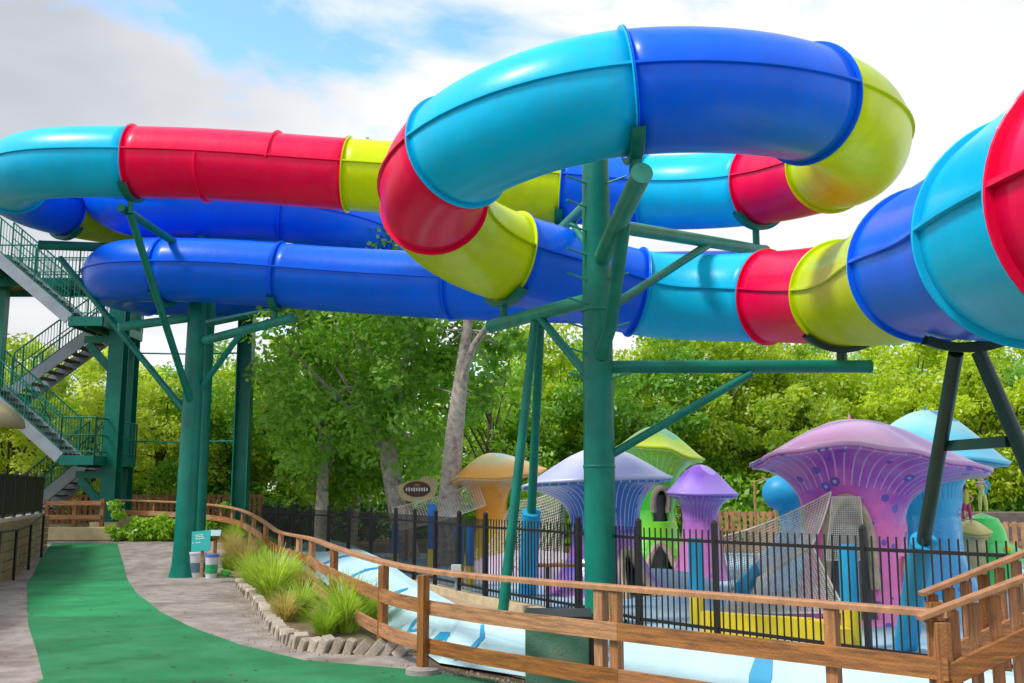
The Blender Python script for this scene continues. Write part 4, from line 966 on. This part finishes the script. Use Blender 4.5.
def cap_mat(name, base, rim, patch, psc=1.1, thr=.30):
    m = bpy.data.materials.new(name); m.use_nodes = True; t = m.node_tree; n = t.nodes; l = t.links; b = n['Principled BSDF']
    b.inputs['Roughness'].default_value = .38; b.inputs['Coat Weight'].default_value = .3; b.inputs['Coat Roughness'].default_value = .15
    uv = n.new('ShaderNodeUVMap'); uv.uv_map = 'UVMap'; sp_ = n.new('ShaderNodeSeparateXYZ'); l.new(uv.outputs[0], sp_.inputs[0])
    tcn = n.new('ShaderNodeTexCoord'); ns = n.new('ShaderNodeTexNoise'); ns.inputs['Scale'].default_value = 1.3; l.new(tcn.outputs['Object'], ns.inputs['Vector'])
    a = n.new('ShaderNodeMath'); a.operation = 'MULTIPLY_ADD'; l.new(ns.outputs['Fac'], a.inputs[0]); a.inputs[1].default_value = .5; l.new(sp_.outputs[1], a.inputs[2])
    rp = n.new('ShaderNodeValToRGB'); l.new(a.outputs[0], rp.inputs[0]); rp.color_ramp.elements[0].position = .7; rp.color_ramp.elements[0].color = (*base, 1); rp.color_ramp.elements[1].position = 1.2 if False else 1.0; rp.color_ramp.elements[1].color = (*rim, 1)
    mp = n.new('ShaderNodeMapping'); mp.inputs['Scale'].default_value = (1, 1, .3); l.new(tcn.outputs['Object'], mp.inputs[0])
    vo = n.new('ShaderNodeTexVoronoi'); vo.inputs['Scale'].default_value = psc; l.new(mp.outputs[0], vo.inputs['Vector'])
    r2 = n.new('ShaderNodeValToRGB'); l.new(vo.outputs['Distance'], r2.inputs[0]); r2.color_ramp.elements[0].position = thr; r2.color_ramp.elements[0].color = (1, 1, 1, 1); r2.color_ramp.elements[1].position = thr+.04; r2.color_ramp.elements[1].color = (0, 0, 0, 1)
    x = n.new('ShaderNodeMix'); x.data_type = 'RGBA'; l.new(r2.outputs[0], x.inputs[0]); l.new(rp.outputs[0], x.inputs[6]); x.inputs[7].default_value = (*patch, 1); l.new(x.outputs[2], b.inputs['Base Color'])
    nb = n.new('ShaderNodeTexNoise'); nb.inputs['Scale'].default_value = 7; l.new(tcn.outputs['Object'], nb.inputs['Vector']); bpn = n.new('ShaderNodeBump'); bpn.inputs['Strength'].default_value = .25; bpn.inputs['Distance'].default_value = .03; l.new(nb.outputs[0], bpn.inputs['Height']); l.new(bpn.outputs[0], b.inputs['Normal'])
    return m
def uvgrid(rows, name, m, parent, skip=None, solid=.04):
    """closed revolve grid with uv (angle, height)"""
    me = bpy.data.meshes.new(name); n = len(rows[0]); vs = [tuple(p) for r_ in rows for p in r_]; fs = []; uvs = []
    for i in range(len(rows)-1):
        for k in range(n):
            if skip and skip(i, k): continue
            fs.append((i*n+k, i*n+(k+1) % n, (i+1)*n+(k+1) % n, (i+1)*n+k)); v0, v1 = i/(len(rows)-1), (i+1)/(len(rows)-1)
            uvs += [(k/n, v0), ((k+1)/n, v0), ((k+1)/n, v1), (k/n, v1)]
    me.from_pydata(vs, [], fs); u = me.uv_layers.new(name='UVMap')
    u.data.foreach_set('uv', [c for q in uvs for c in q]); me.materials.append(m); me.polygons.foreach_set('use_smooth', [True]*len(fs))
    o = bpy.data.objects.new(name, me); COL.objects.link(o); o.parent = parent
    if solid: so = o.modifiers.new('shell', 'SOLIDIFY'); so.thickness = solid; so.offset = -1
    return o
def ip(tab, v): return float(np.interp(v, [t[0] for t in tab], [t[1] for t in tab]))
def mushroom(label, px, y, cap_px, top_py, rim, stem, capm, stemm, z_neck, doors=(), tip=None, bump_top=.0, ry=.85, prof_pow=1.0, group='giant mushroom play houses'):
    """cap_px: rim left and right pixel; rim: {angle deg: height}; stem: profile [(z, radius)] ; doors: (angle, half width deg, z0, z1)"""
    xL = W(cap_px[0], 480, y).x; xR = W(cap_px[1], 480, y).x; sx = W(px, 480, y).x; cxm = (xL+xR)/2; rx = (xR-xL)/2; ztop = W(px, top_py, y).z
    t = thing('giant_mushroom', label, 'giant mushroom', (sx, y, 0), group)
    n = 72; ang = [2*math.pi*k/n for k in range(n)]            # 0 = +x, 90 = away, 270 = towards camera
    rt = sorted([(a % 360, h) for a, h in rim]); rt = [(rt[-1][0]-360, rt[-1][1])]+rt+[(rt[0][0]+360, rt[0][1])]
    def rimh(a):
        d = math.degrees(a) % 360
        for (a0, h0), (a1, h1) in zip(rt, rt[1:]):
            if a0 <= d <= a1: u = (d-a0)/(a1-a0); u = u*u*(3-2*u); return h0+(h1-h0)*u
        return rt[0][1]
    off_ = cxm-sx; rows = []
    def rimp(a): wob = 1+.035*math.sin(3*a+px)+.02*math.sin(7*a); return Vector((off_+rx*math.cos(a)*(1 if abs(math.cos(a)) > .95 else wob), rx*ry*math.sin(a)*wob, rimh(a)))
    tz = ztop
    for i in range(19):
        v = i/18; rr = math.sin(v*math.pi/2)**.9 if False else v
        row = []
        for a in ang:
            p = rimp(a); fall = ip([(0, 1), (.1, .985), (.22, .93), (.4, .76), (.6, .50), (.75, .29), (.88, .115), (.96, .03), (1, 0)], v)
            row.append((p.x*v+ (1-v)*off_*.15*(1), p.y*v, p.z+(tz-p.z)*fall))
        rows.append(row)
    uvgrid(rows, 'cap', capm, t, solid=.05)
    # stem and underside
    rows = []; zs = [s_[0] for s_ in stem]; nz = 40
    z1 = z_neck; r1 = ip(stem, z1)
    for i in range(nz+1):
        z = zs[0]+(z1-zs[0])*i/nz; r_ = ip(stem, z); rows.append([((r_*(1+.03*math.sin(5*a+z*2)))*math.cos(a), r_*(1+.03*math.sin(5*a+z*2))*math.sin(a)*.9, z) for a in ang])
    for i in range(1, 15):
        v = i/14; row = []
        for a in ang:
            p = rimp(a)*1.0; q = Vector((r1*math.cos(a), r1*math.sin(a)*.9, z1)); hv = v**.55 if False else math.sin(v*math.pi/2)**.8; pv = 1-math.cos(v*math.pi/2)
            x_ = q.x+(p.x*.985-q.x)*pv; y_ = q.y+(p.y*.985-q.y)*pv; z_ = q.z+(p.z-.035-q.z)*hv; row.append((x_, y_, z_))
        rows.append(row)
    def skip(i, k):
        if i > nz+1: return False
        z = (rows[i][k][2]+rows[i+1][k][2])/2; a = math.degrees(ang[k]+math.pi/n) % 360
        for (da, hw, d0, d1) in doors:
            dd = (a-da+180) % 360-180; zz_ = (z-d0)/(d1-d0)
            if -.3 < zz_ < 1 and abs(dd) < hw*math.sqrt(max(0, 1-max(0, (zz_-.4)/.6)**2)): return True
        return False
    uvgrid(rows, 'stem', stemm, t, skip=skip, solid=.05)
    for (da, hw, d0, d1) in doors:
        ptsd = []
        for q in range(25):
            u = q/24; th = math.pi*u
            if u < .2: zz_ = d0+(d1-d0)*.4*(u/.2); dd = hw
            elif u > .8: zz_ = d0+(d1-d0)*.4*((1-u)/.2); dd = -hw
            else:
                tt_ = (u-.2)/.6*math.pi; zz_ = d0+(d1-d0)*(.4+.6*math.sin(tt_)); dd = hw*math.cos(tt_)
            a = R(da+dd); r_ = ip(stem, min(zz_, z1))+.02; ptsd.append((r_*math.cos(a), r_*.9*math.sin(a), zz_))
        MB().tube(ptsd, .065, 8).build('door_surround', M_doors, t, smooth=True)
    if doors:
        MB().lathe([(min(r_ for _, r_ in stem)*.62, zs[0]), (min(r_ for _, r_ in stem)*.62, z1)], (0, .05, 0), 24).build('inner_core', M_core, t, smooth=True)
    if tip is not None: MB().tube([(0, 0, ztop-.03), (.01, 0, ztop+.05), (0, 0, ztop+.12)], [.035, .025, .012], 8).build('tip', tip, t, smooth=True)
    return t
M_doors = mat('door surround', (.42, .34, .24), .6, .2, 6)
M_core = mat('grey lining', (.30, .28, .26), .8, .3, 6)
purpleC = cap_mat('lilac cap', (.62, .36, .72), (.62, .32, .62), (.24, .16, .60), 1.15, .30)
purpleS = shroom_mat('pink stem', [(0, (.78, .22, .55)), (.35, (.80, .13, .46)), (.70, (.78, .14, .48)), (.86, (.34, .05, .50)), (1, (.55, .18, .62))], (.12, .07, .48), (.55, .33, .60), 52, 3.6, spot_r=.25, vlim=.82)
big = mushroom('large lilac and pink mushroom house with arched opening, nearest on the right', 852, 13.6, (753, 981), 423, [(180, 2.01), (215, 2.16), (245, 2.25), (270, 2.16), (300, 2.0), (330, 1.92), (0, 1.88), (60, 2.05), (120, 2.1)],
               [(0, .95), (.12, .82), (.45, .72), (.9, .65), (1.25, .66), (1.7, .9), (2.0, 1.1)], purpleC, purpleS, 1.25, doors=((246, 25, .45, 1.60), (322, 17, -.3, .8)), tip=mat('pink tip', (.6, .25, .3), .5))
tealC = cap_mat('aqua cap', (.34, .74, .76), (.10, .56, .80), (.03, .22, .62), 1.1, .25)
tealS = shroom_mat('azure stem', [(0, (.02, .28, .62)), (.5, (.01, .34, .68)), (.8, (.02, .40, .66)), (1, (.03, .26, .50))], (.02, .12, .5), (.02, .16, .45), 40, 2.4, vlim=.72)
mushroom('aqua blue mushroom house behind the large lilac one at right', 929, 16.6, (868, 1007), 413, [(180, 2.40), (225, 2.35), (270, 2.16), (315, 2.1), (0, 2.12), (90, 2.3)],
         [(0, .9), (.2, .68), (.7, .48), (1.3, .44), (1.7, .52), (2.1, .8)], tealC, tealS, 1.6, tip=M_bluep)
lavC = cap_mat('lavender cap', (.66, .68, .88), (.50, .54, .80), (.78, .82, .92), 1.2, .22)
lavS = shroom_mat('violet stem', [(0, (.42, .16, .52)), (.3, (.10, .08, .50)), (.5, (.36, .12, .50)), (.75, (.04, .12, .50)), (1, (.05, .20, .55))], (.05, .10, .5), (.42, .58, .78), 46, 2.8, vlim=.7)
mushroom('lavender capped mushroom house with violet stem left of the middle column', 604, 17.0, (522, 672), 450, [(180, 1.72), (225, 1.80), (270, 1.84), (300, 1.86), (0, 1.88), (90, 1.9)],
         [(0, 1.05), (.2, .85), (.6, .62), (1.0, .56), (1.3, .62), (1.6, .8)], lavC, lavS, 1.12, doors=((300, 16, -.3, .75),))
grnC = cap_mat('lime cap', (.40, .86, .10), (.70, .88, .02), (.25, .72, .30), 1.2, .3)
grnS = shroom_mat('lime stem', [(0, (.03, .65, .02)), (.4, (.25, .85, .02)), (.7, (.03, .62, .03)), (1, (.40, .78, .05))], (.70, .85, .02), (.45, .85, .25), 34, 3, vlim=.82)
mushroom('bright lime green mushroom house with tall cap behind the middle column', 655, 20.5, (608, 704), 429, [(180, 2.35), (225, 2.55), (270, 2.50), (315, 2.3), (0, 2.28), (90, 2.5)],
         [(0, .9), (.3, .68), (.8, .46), (1.3, .36), (1.7, .44), (2.1, .7)], grnC, grnS, 1.6, doors=((280, 24, 1.25, 1.75), (270, 22, -.3, .65)), tip=M_lime)
spC = cap_mat('violet cap', (.25, .10, .60), (.35, .22, .70), (.45, .32, .78), 1.6, .24)
spS = shroom_mat('rose stem', [(0, (.55, .18, .48)), (.5, (.52, .15, .42)), (.8, (.35, .12, .50)), (1, (.25, .12, .55))], (.25, .12, .5), (.45, .3, .65), 36, 3.2, vlim=.75)
mushroom('small violet mushroom with rose stem between the lime and the large lilac ones', 699, 19.5, (667, 737), 467, [(180, 1.62), (270, 1.58), (0, 1.58), (90, 1.68)],
         [(0, .56), (.2, .50), (.7, .38), (1.1, .34), (1.4, .42)], spC, spS, 1.1)
orC = cap_mat('cream orange cap', (.74, .66, .34), (.92, .44, .08), (.42, .58, .50), 1.2, .3)
orS = shroom_mat('orange stem', [(0, (.95, .68, .0)), (.4, (.95, .58, .0)), (.6, (.92, .34, .0)), (.8, (.90, .32, .02)), (1, (.85, .50, .22))], (.9, .2, .02), (.85, .62, .42), 30, 4, vlim=.93)
mushroom('orange and yellow mushroom house with cream cap, furthest left', 491, 23.0, (450, 547), 455, [(180, 1.86), (225, 1.95), (270, 1.93), (315, 2.02), (0, 2.15), (90, 2.2)],
         [(0, .85), (.2, .66), (.6, .40), (1.0, .33), (1.3, .36), (1.7, .6)], orC, orS, 1.25)
# far blue dish mushroom, seen left of the lilac stem
bw = thing('blue_bowl', 'deep blue rounded bowl on a slim stem left of the large lilac stem', 'play sculpture', (W(786, 500, 18.5).x, 18.5, 0))
q = W(785, 493, 18.5); wpart(MB().ball(q, .42, 24, 12, (1, .8, .82)), 'bowl', M_bluep, bw, smooth=True)
wpart(MB().tube([(q.x+.1, 18.5, 0), (q.x+.12, 18.5, .7), (q.x+.05, 18.5, q.z-.1)], [.3, .16, .22], 16), 'stem', M_bluep, bw, smooth=True)
# lilac wall ring behind opening net etc.
def net(label, c, nu, nv, sag=.15, r=.007, m=M_net, power=1.0):
    """rope net stretched between four corners"""
    A_, B_, C_, D_ = [Vector(q) for q in c]; mb = MB()
    def P(u, v): p = A_.lerp(B_, u).lerp(D_.lerp(C_, u), v); p.z -= sag*4*u*(1-u)*.6+sag*4*v*(1-v)*.6; return p
    for i in range(nu+1): mb.tube([P(i/nu, j/8) for j in range(9)], r*(2.2 if i in (0, nu) else 1), 4, cap=False)
    for j in range(nv+1): mb.tube([P(i/8, j/nv) for i in range(9)], r*(2.2 if j in (0, nv) else 1), 4, cap=False)
    return tag(mb.build('climbing_net', m), label, 'climbing net', 'rope climbing nets')
net('grey rope net fanning from the arched opening of the large lilac mushroom towards the left', (W(831, 492, 12.9), W(724, 536, 15.5), G(732, 590), W(812, 545, 12.6)), 38, 24, .10, r=.006)
net('dense grey rope net lying behind the yellow kerb wall', (W(812, 545, 12.7), G(728, 594), G(716, 611), W(846, 612, 12.0)), 46, 34, .03, r=.006)
net('grey rope net left of the orange mushroom by the pale trunk', (W(478, 482, 22.6), W(392, 508, 23.4), W(400, 530, 21.6), W(486, 505, 22.2)), 34, 16, .08, r=.005)
net('grey rope net sloping between the orange and lavender mushrooms', (W(513, 500, 21), W(565, 486, 18), W(562, 560, 17), W(478, 560, 20.5)), 34, 26, .15, r=.005)
net('grey rope net hanging in the arched opening of the large lilac mushroom', (W(832, 497, 12.85), W(860, 497, 12.9), W(866, 560, 12.85), W(826, 560, 12.8)), 18, 30, 0, r=.004)
# blue slide panel seen beyond the net
bs = thing('blue_slide', 'short blue play slide beyond the rope net', 'play slide', tuple(G(790, 590)))
rws = []
for k in range(9):
    t = k/8; c = W(815, 520, 17).lerp(W(765, 590, 14.8), t); c.z = 1.25-.9*t**.8-.2
    rws.append([(c.x-.45, c.y-.2, c.z+.22), (c.x-.38, c.y-.1, c.z), (c.x+.38, c.y+.3, c.z), (c.x+.45, c.y+.35, c.z+.22)])
mb = MB(); mb.grid(rws); o = wpart(mb, 'chute', M_bluep, bs, smooth=True); so = o.modifiers.new('t', 'SOLIDIFY'); so.thickness = .04
wpart(MB().box((W(815, 520, 17).x, 17.1, .5), (.7, .5, 1.0)), 'platform', M_dblue, bs)
# yellow kerb wall around the net and blue yellow posts
yk = [W(704, 640, 12.3), W(760, 640, 11.9), W(815, 640, 11.6), W(846, 640, 10.75)]
mb = MB()
for a, b in zip(yk, yk[1:]): mb.beam((a.x, a.y, .13), (b.x, b.y, .13), .16, .26)
tag(mb.build('yellow_kerb_wall', M_yellow), 'low yellow painted kerb wall at the foot of the rope net', 'kerb wall')
def padpost(px0, px1, top, y, lab, ym=.35, h=None):
    a = W(px0, top, y); b = W(px1, top, y); t = thing('padded_post', lab, 'padded post', ((a.x+b.x)/2, y, 0), 'blue and yellow padded posts'); cx0 = (a.x+b.x)/2; r = (b.x-a.x)/2
    zy = a.z*ym; wpart(MB().tube([(cx0, y, zy+.003), (cx0, y, a.z)], r, 20), 'blue_padding', M_dblue if top > 500 and px0 < 600 else M_bluep, t, smooth=True)
    wpart(MB().tube([(cx0, y, 0), (cx0, y, zy)], r*1.02, 20), 'yellow_foot', M_yellow, t, smooth=True)
padpost(428, 436, 504, 21.0, 'blue and yellow padded post behind the dark fence beside the pale trunk')
padpost(392, 399, 524, 22.0, 'blue and yellow padded post seen through the dark fence, furthest left')
padpost(455, 464, 523, 18.2, 'blue and yellow padded post, left of the pair below the orange mushroom')
padpost(466, 475, 526, 18.0, 'blue and yellow padded post, right of the pair below the orange mushroom')
padpost(688, 703, 538, 13.0, 'blue and yellow padded post between the lime mushroom and the rope net', .38)
padpost(838, 857, 545, 11.0, 'blue and yellow padded post in front of the large lilac mushroom', .42)
# bench in front of lavender mushroom
bn = thing('bench', 'small dark bench in front of the lavender mushroom behind the fence', 'bench', tuple(G(577, 600)))
p = G(575, 603); p.y = 14.8; p.x = W(575, 567, 14.8).x
wpart(MB().box((p.x, p.y, .62), (1.1, .28, .04)), 'seat', M_woodf, bn)
for s_ in (-.4, .4): wpart(MB().box((p.x+s_, p.y, .3), (.05, .25, .6)), 'leg', M_black, bn)
# lavender play mound
mb = MB().ball((W(535, 560, 19.5).x, 19.6, 0), 1, 24, 10, (1.5, .9, .55)); tag(mb.build('play_mound', mat('lavender mound', (.50, .40, .52), .6, .1), smooth=True), 'pale lavender play mound between the orange and lavender mushrooms', 'mound')
mb = MB().ball((W(640, 560, 16).x+.3, 17.8, 0), 1, 24, 10, (1.3, .7, .35)); tag(mb.build('play_mound', M_pad, smooth=True), 'light blue play mound in front of the lime mushroom', 'mound')

# ================================================================= FAIRY STATUES
def skin_fig(root, name, joints, m):
    """joints: list of (pos, radius, parent index)"""
    me = bpy.data.meshes.new(name); me.from_pydata([j[0] for j in joints], [(j[2], k) for k, j in enumerate(joints) if j[2] >= 0], [])
    me.materials.append(m); o = bpy.data.objects.new(name, me); COL.objects.link(o)
    sk = o.modifiers.new('skin', 'SKIN'); me.skin_vertices.new() if not me.skin_vertices else None
    for k, j in enumerate(joints): me.skin_vertices[0].data[k].radius = (j[1], j[1]); 
    me.skin_vertices[0].data[0].use_root = True
    sb = o.modifiers.new('sub', 'SUBSURF'); sb.levels = 1; sb.render_levels = 2; o.parent = root
    return o
def fairy(px, py_feet, y, h, lab, arms, shirt, trousers, hair, wingm, wing_side, lean=0):
    base = W(px, py_feet, y); t = thing('fairy_statue', lab, 'statue', tuple(base)); s = h
    J = [((0, 0, .52), .055, -1), ((0, 0, .62), .05, 0), ((0, 0, .74), .06, 1), ((0, 0, .82), .035, 2), ((0, 0, .86), .04, 3), ((0, -.01, .93), .075, 4), ((0, 0, .99), .05, 5),
         ((-.06, 0, .48), .045, 0), ((-.07, -.03, .26), .04, 7), ((-.08, 0, .05), .028, 8), ((-.08, -.06, .02), .026, 9),
         ((.06, 0, .48), .045, 0), ((.10, .02, .26), .04, 11), ((.12, .02, .05), .028, 12), ((.12, -.04, .02), .026, 13)]
    k0 = len(J)
    for sd_, (el_, hn) in zip((-1, 1), arms):
        J.append(((sd_*.105, 0, .775), .038, 2)); J.append((el_, .028, len(J)-1)); J.append((hn, .022, len(J)-1))
    J = [(tuple(Vector(p)*s), r*s, q) for p, r, q in J]; skin_fig(t, 'body', J, M_skin)
    MB().lathe([(.072*s, .50*s), (.075*s, .56*s), (.073*s, .63*s), (.092*s, .74*s), (.05*s, .81*s)], (0, 0, 0), 14).build('tunic', shirt, t, smooth=True)
    for sd_, kx in ((-1, -.08), (1, .11)): MB().tube([Vector((sd_*.055, 0, .52))*s, Vector((kx*.9, -.01, .27))*s, Vector((kx, 0, .08))*s], [.066*s, .05*s, .04*s], 10).build('trouser_leg', trousers, t, smooth=True)
    MB().ball((0, .015*s, .965*s), .085*s, 12, 8, (1, 1, .95)).build('hair', hair, t, smooth=True)
    MB().tube([(0, .02*s, 1.03*s), (.01*s, .02*s, 1.12*s)], [.04*s, .008*s], 8).build('hair_tuft', hair, t, smooth=True)
    for q in (-1, 1): MB().ball((q*.028*s, -.082*s, .935*s), .011*s, 6, 4).build('eye', M_black, t)
    for q, sz in ((.80, .14), (.62, .09)):
        MB().ball((wing_side*(.17 if sz > .1 else .13)*s, .09*s, q*s), sz*s, 14, 8, (1, .12, 1.15)).build('wing', wingm, t, smooth=True)
    return t
ms = mushroom('low cream toadstool under the dancing fairy statue', 968, 17.4, (949, 987), 523, [(180, .98), (270, .93), (0, .96), (90, 1.0)], [(0, .25), (.3, .2), (.8, .25)], cap_mat('cream toadstool', (.72, .60, .20), (.62, .50, .12), (.7, .6, .3)), mat('cream toadstool stem', (.5, .42, .2), .5), .75, group=None)
Gm = thing('green_mound', 'bright green rounded statue stand with small flower at right', 'statue stand', tuple(G(985, 585)))
gx = W(982, 520, 17.8).x; gz = W(982, 513, 17.8).z
wpart(MB().lathe([(.62, 0), (.55, .25), (.62, gz*.42), (.66, gz*.5), (.40, gz*.62), (.36, gz*.78), (.26, gz*.93), (.02, gz)], (gx, 17.8, 0), 28), 'mound_body', M_lime, Gm, smooth=True)
wpart(MB().ball((gx+.12, 17.2, gz*.55), .07, 10, 6, (1, .4, 1)), 'flower', M_yellow, Gm, smooth=True)
M_tunic = mat('yellow tunic', (.72, .58, .05), .5); M_ltunic = mat('lime tunic', (.62, .66, .16), .5); M_blonde = mat('blonde hair', (.70, .52, .10), .6); M_dhair = mat('brown hair', (.16, .07, .03), .6)
fairy(967, 522, 17.3, .60, 'dancing fairy statue in yellow tunic and pink trousers with one arm raised', (((-.16, -.02, .90), (-.08, -.04, 1.08)), ((.2, -.03, .66), (.12, -.08, .56))), M_tunic, M_hot, M_dhair, M_bluep, -1)
fairy(983, 513, 17.7, .60, 'flute playing fairy statue in pale lime tunic with blonde hair on the green stand', (((-.18, -.1, .78), (-.10, -.17, .88)), ((.12, -.12, .74), (-.02, -.17, .88))), M_ltunic, M_ltunic, M_blonde, M_bluep, 1)
ft = W(983, 513, 17.7); 
tag(MB().tube([(ft.x-.16, 17.58, ft.z+.53), (ft.x+.02, 17.59, ft.z+.54)], .01, 6).build('flute', M_wh), 'thin white flute held by the blonde fairy statue', 'flute')

# lamp pole and utility box
lp = thing('lamp_pole', 'thin metal pole left of the blue bowl mushroom', 'pole', tuple(G(748, 560)))
a = W(756, 530, 24); b = W(756, 482, 24)
wpart(MB().tube([(a.x, 24, 0), (a.x, 24, b.z), (a.x+.25, 24, b.z+.08)], .03, 8), 'pole_tube', M_woodf, lp)
wpart(MB().box((a.x+.32, 24, b.z+.06), (.18, .1, .05)), 'lamp_head', M_grey, lp)
ub = thing('junction_box', 'small grey utility box on a stub post in front of the black fence', 'utility box', tuple(G(456, 600)))
p = G(456, 598); wpart(MB().box((p.x, p.y, .42), (.16, .08, .2)), 'box_body', M_wh, ub, bevel=.008); wpart(MB().tube([(p.x, p.y+.02, 0), (p.x, p.y+.02, .34)], .02, 8), 'stub_post', M_grey, ub)
# far shed right
tag(MB().box((W(1000, 515, 27).x+.6, 27.5, .55), (4.2, 2, 1.1)).build('shed', M_tread), 'dark low shed behind the fence at right', 'shed')
# fallen leaves on the concrete
cen = []
for k in range(260):
    y = random.uniform(9, 24); x = random.uniform(wall_x(y)+.3, rail_x(y)-.2); cen.append((x, y, terrain(x, y)+.012))
V = []; F_ = []
for x, y, z in cen:
    a = random.uniform(0, 6.28); s_ = random.uniform(.015, .035); b = len(V)
    V += [(x+s_*math.cos(a), y+s_*math.sin(a), z), (x-s_*.5*math.sin(a), y+s_*.5*math.cos(a), z+.006), (x-s_*math.cos(a), y-s_*math.sin(a), z), (x+s_*.5*math.sin(a), y-s_*.5*math.cos(a), z+.004)]; F_.append((b, b+1, b+2, b+3))
mb = MB(); mb.add(V, F_); tag(mb.build('fallen_leaves', M_soil, recalc=False), 'scattered fallen leaves on the path', 'fallen leaves', kind='stuff')
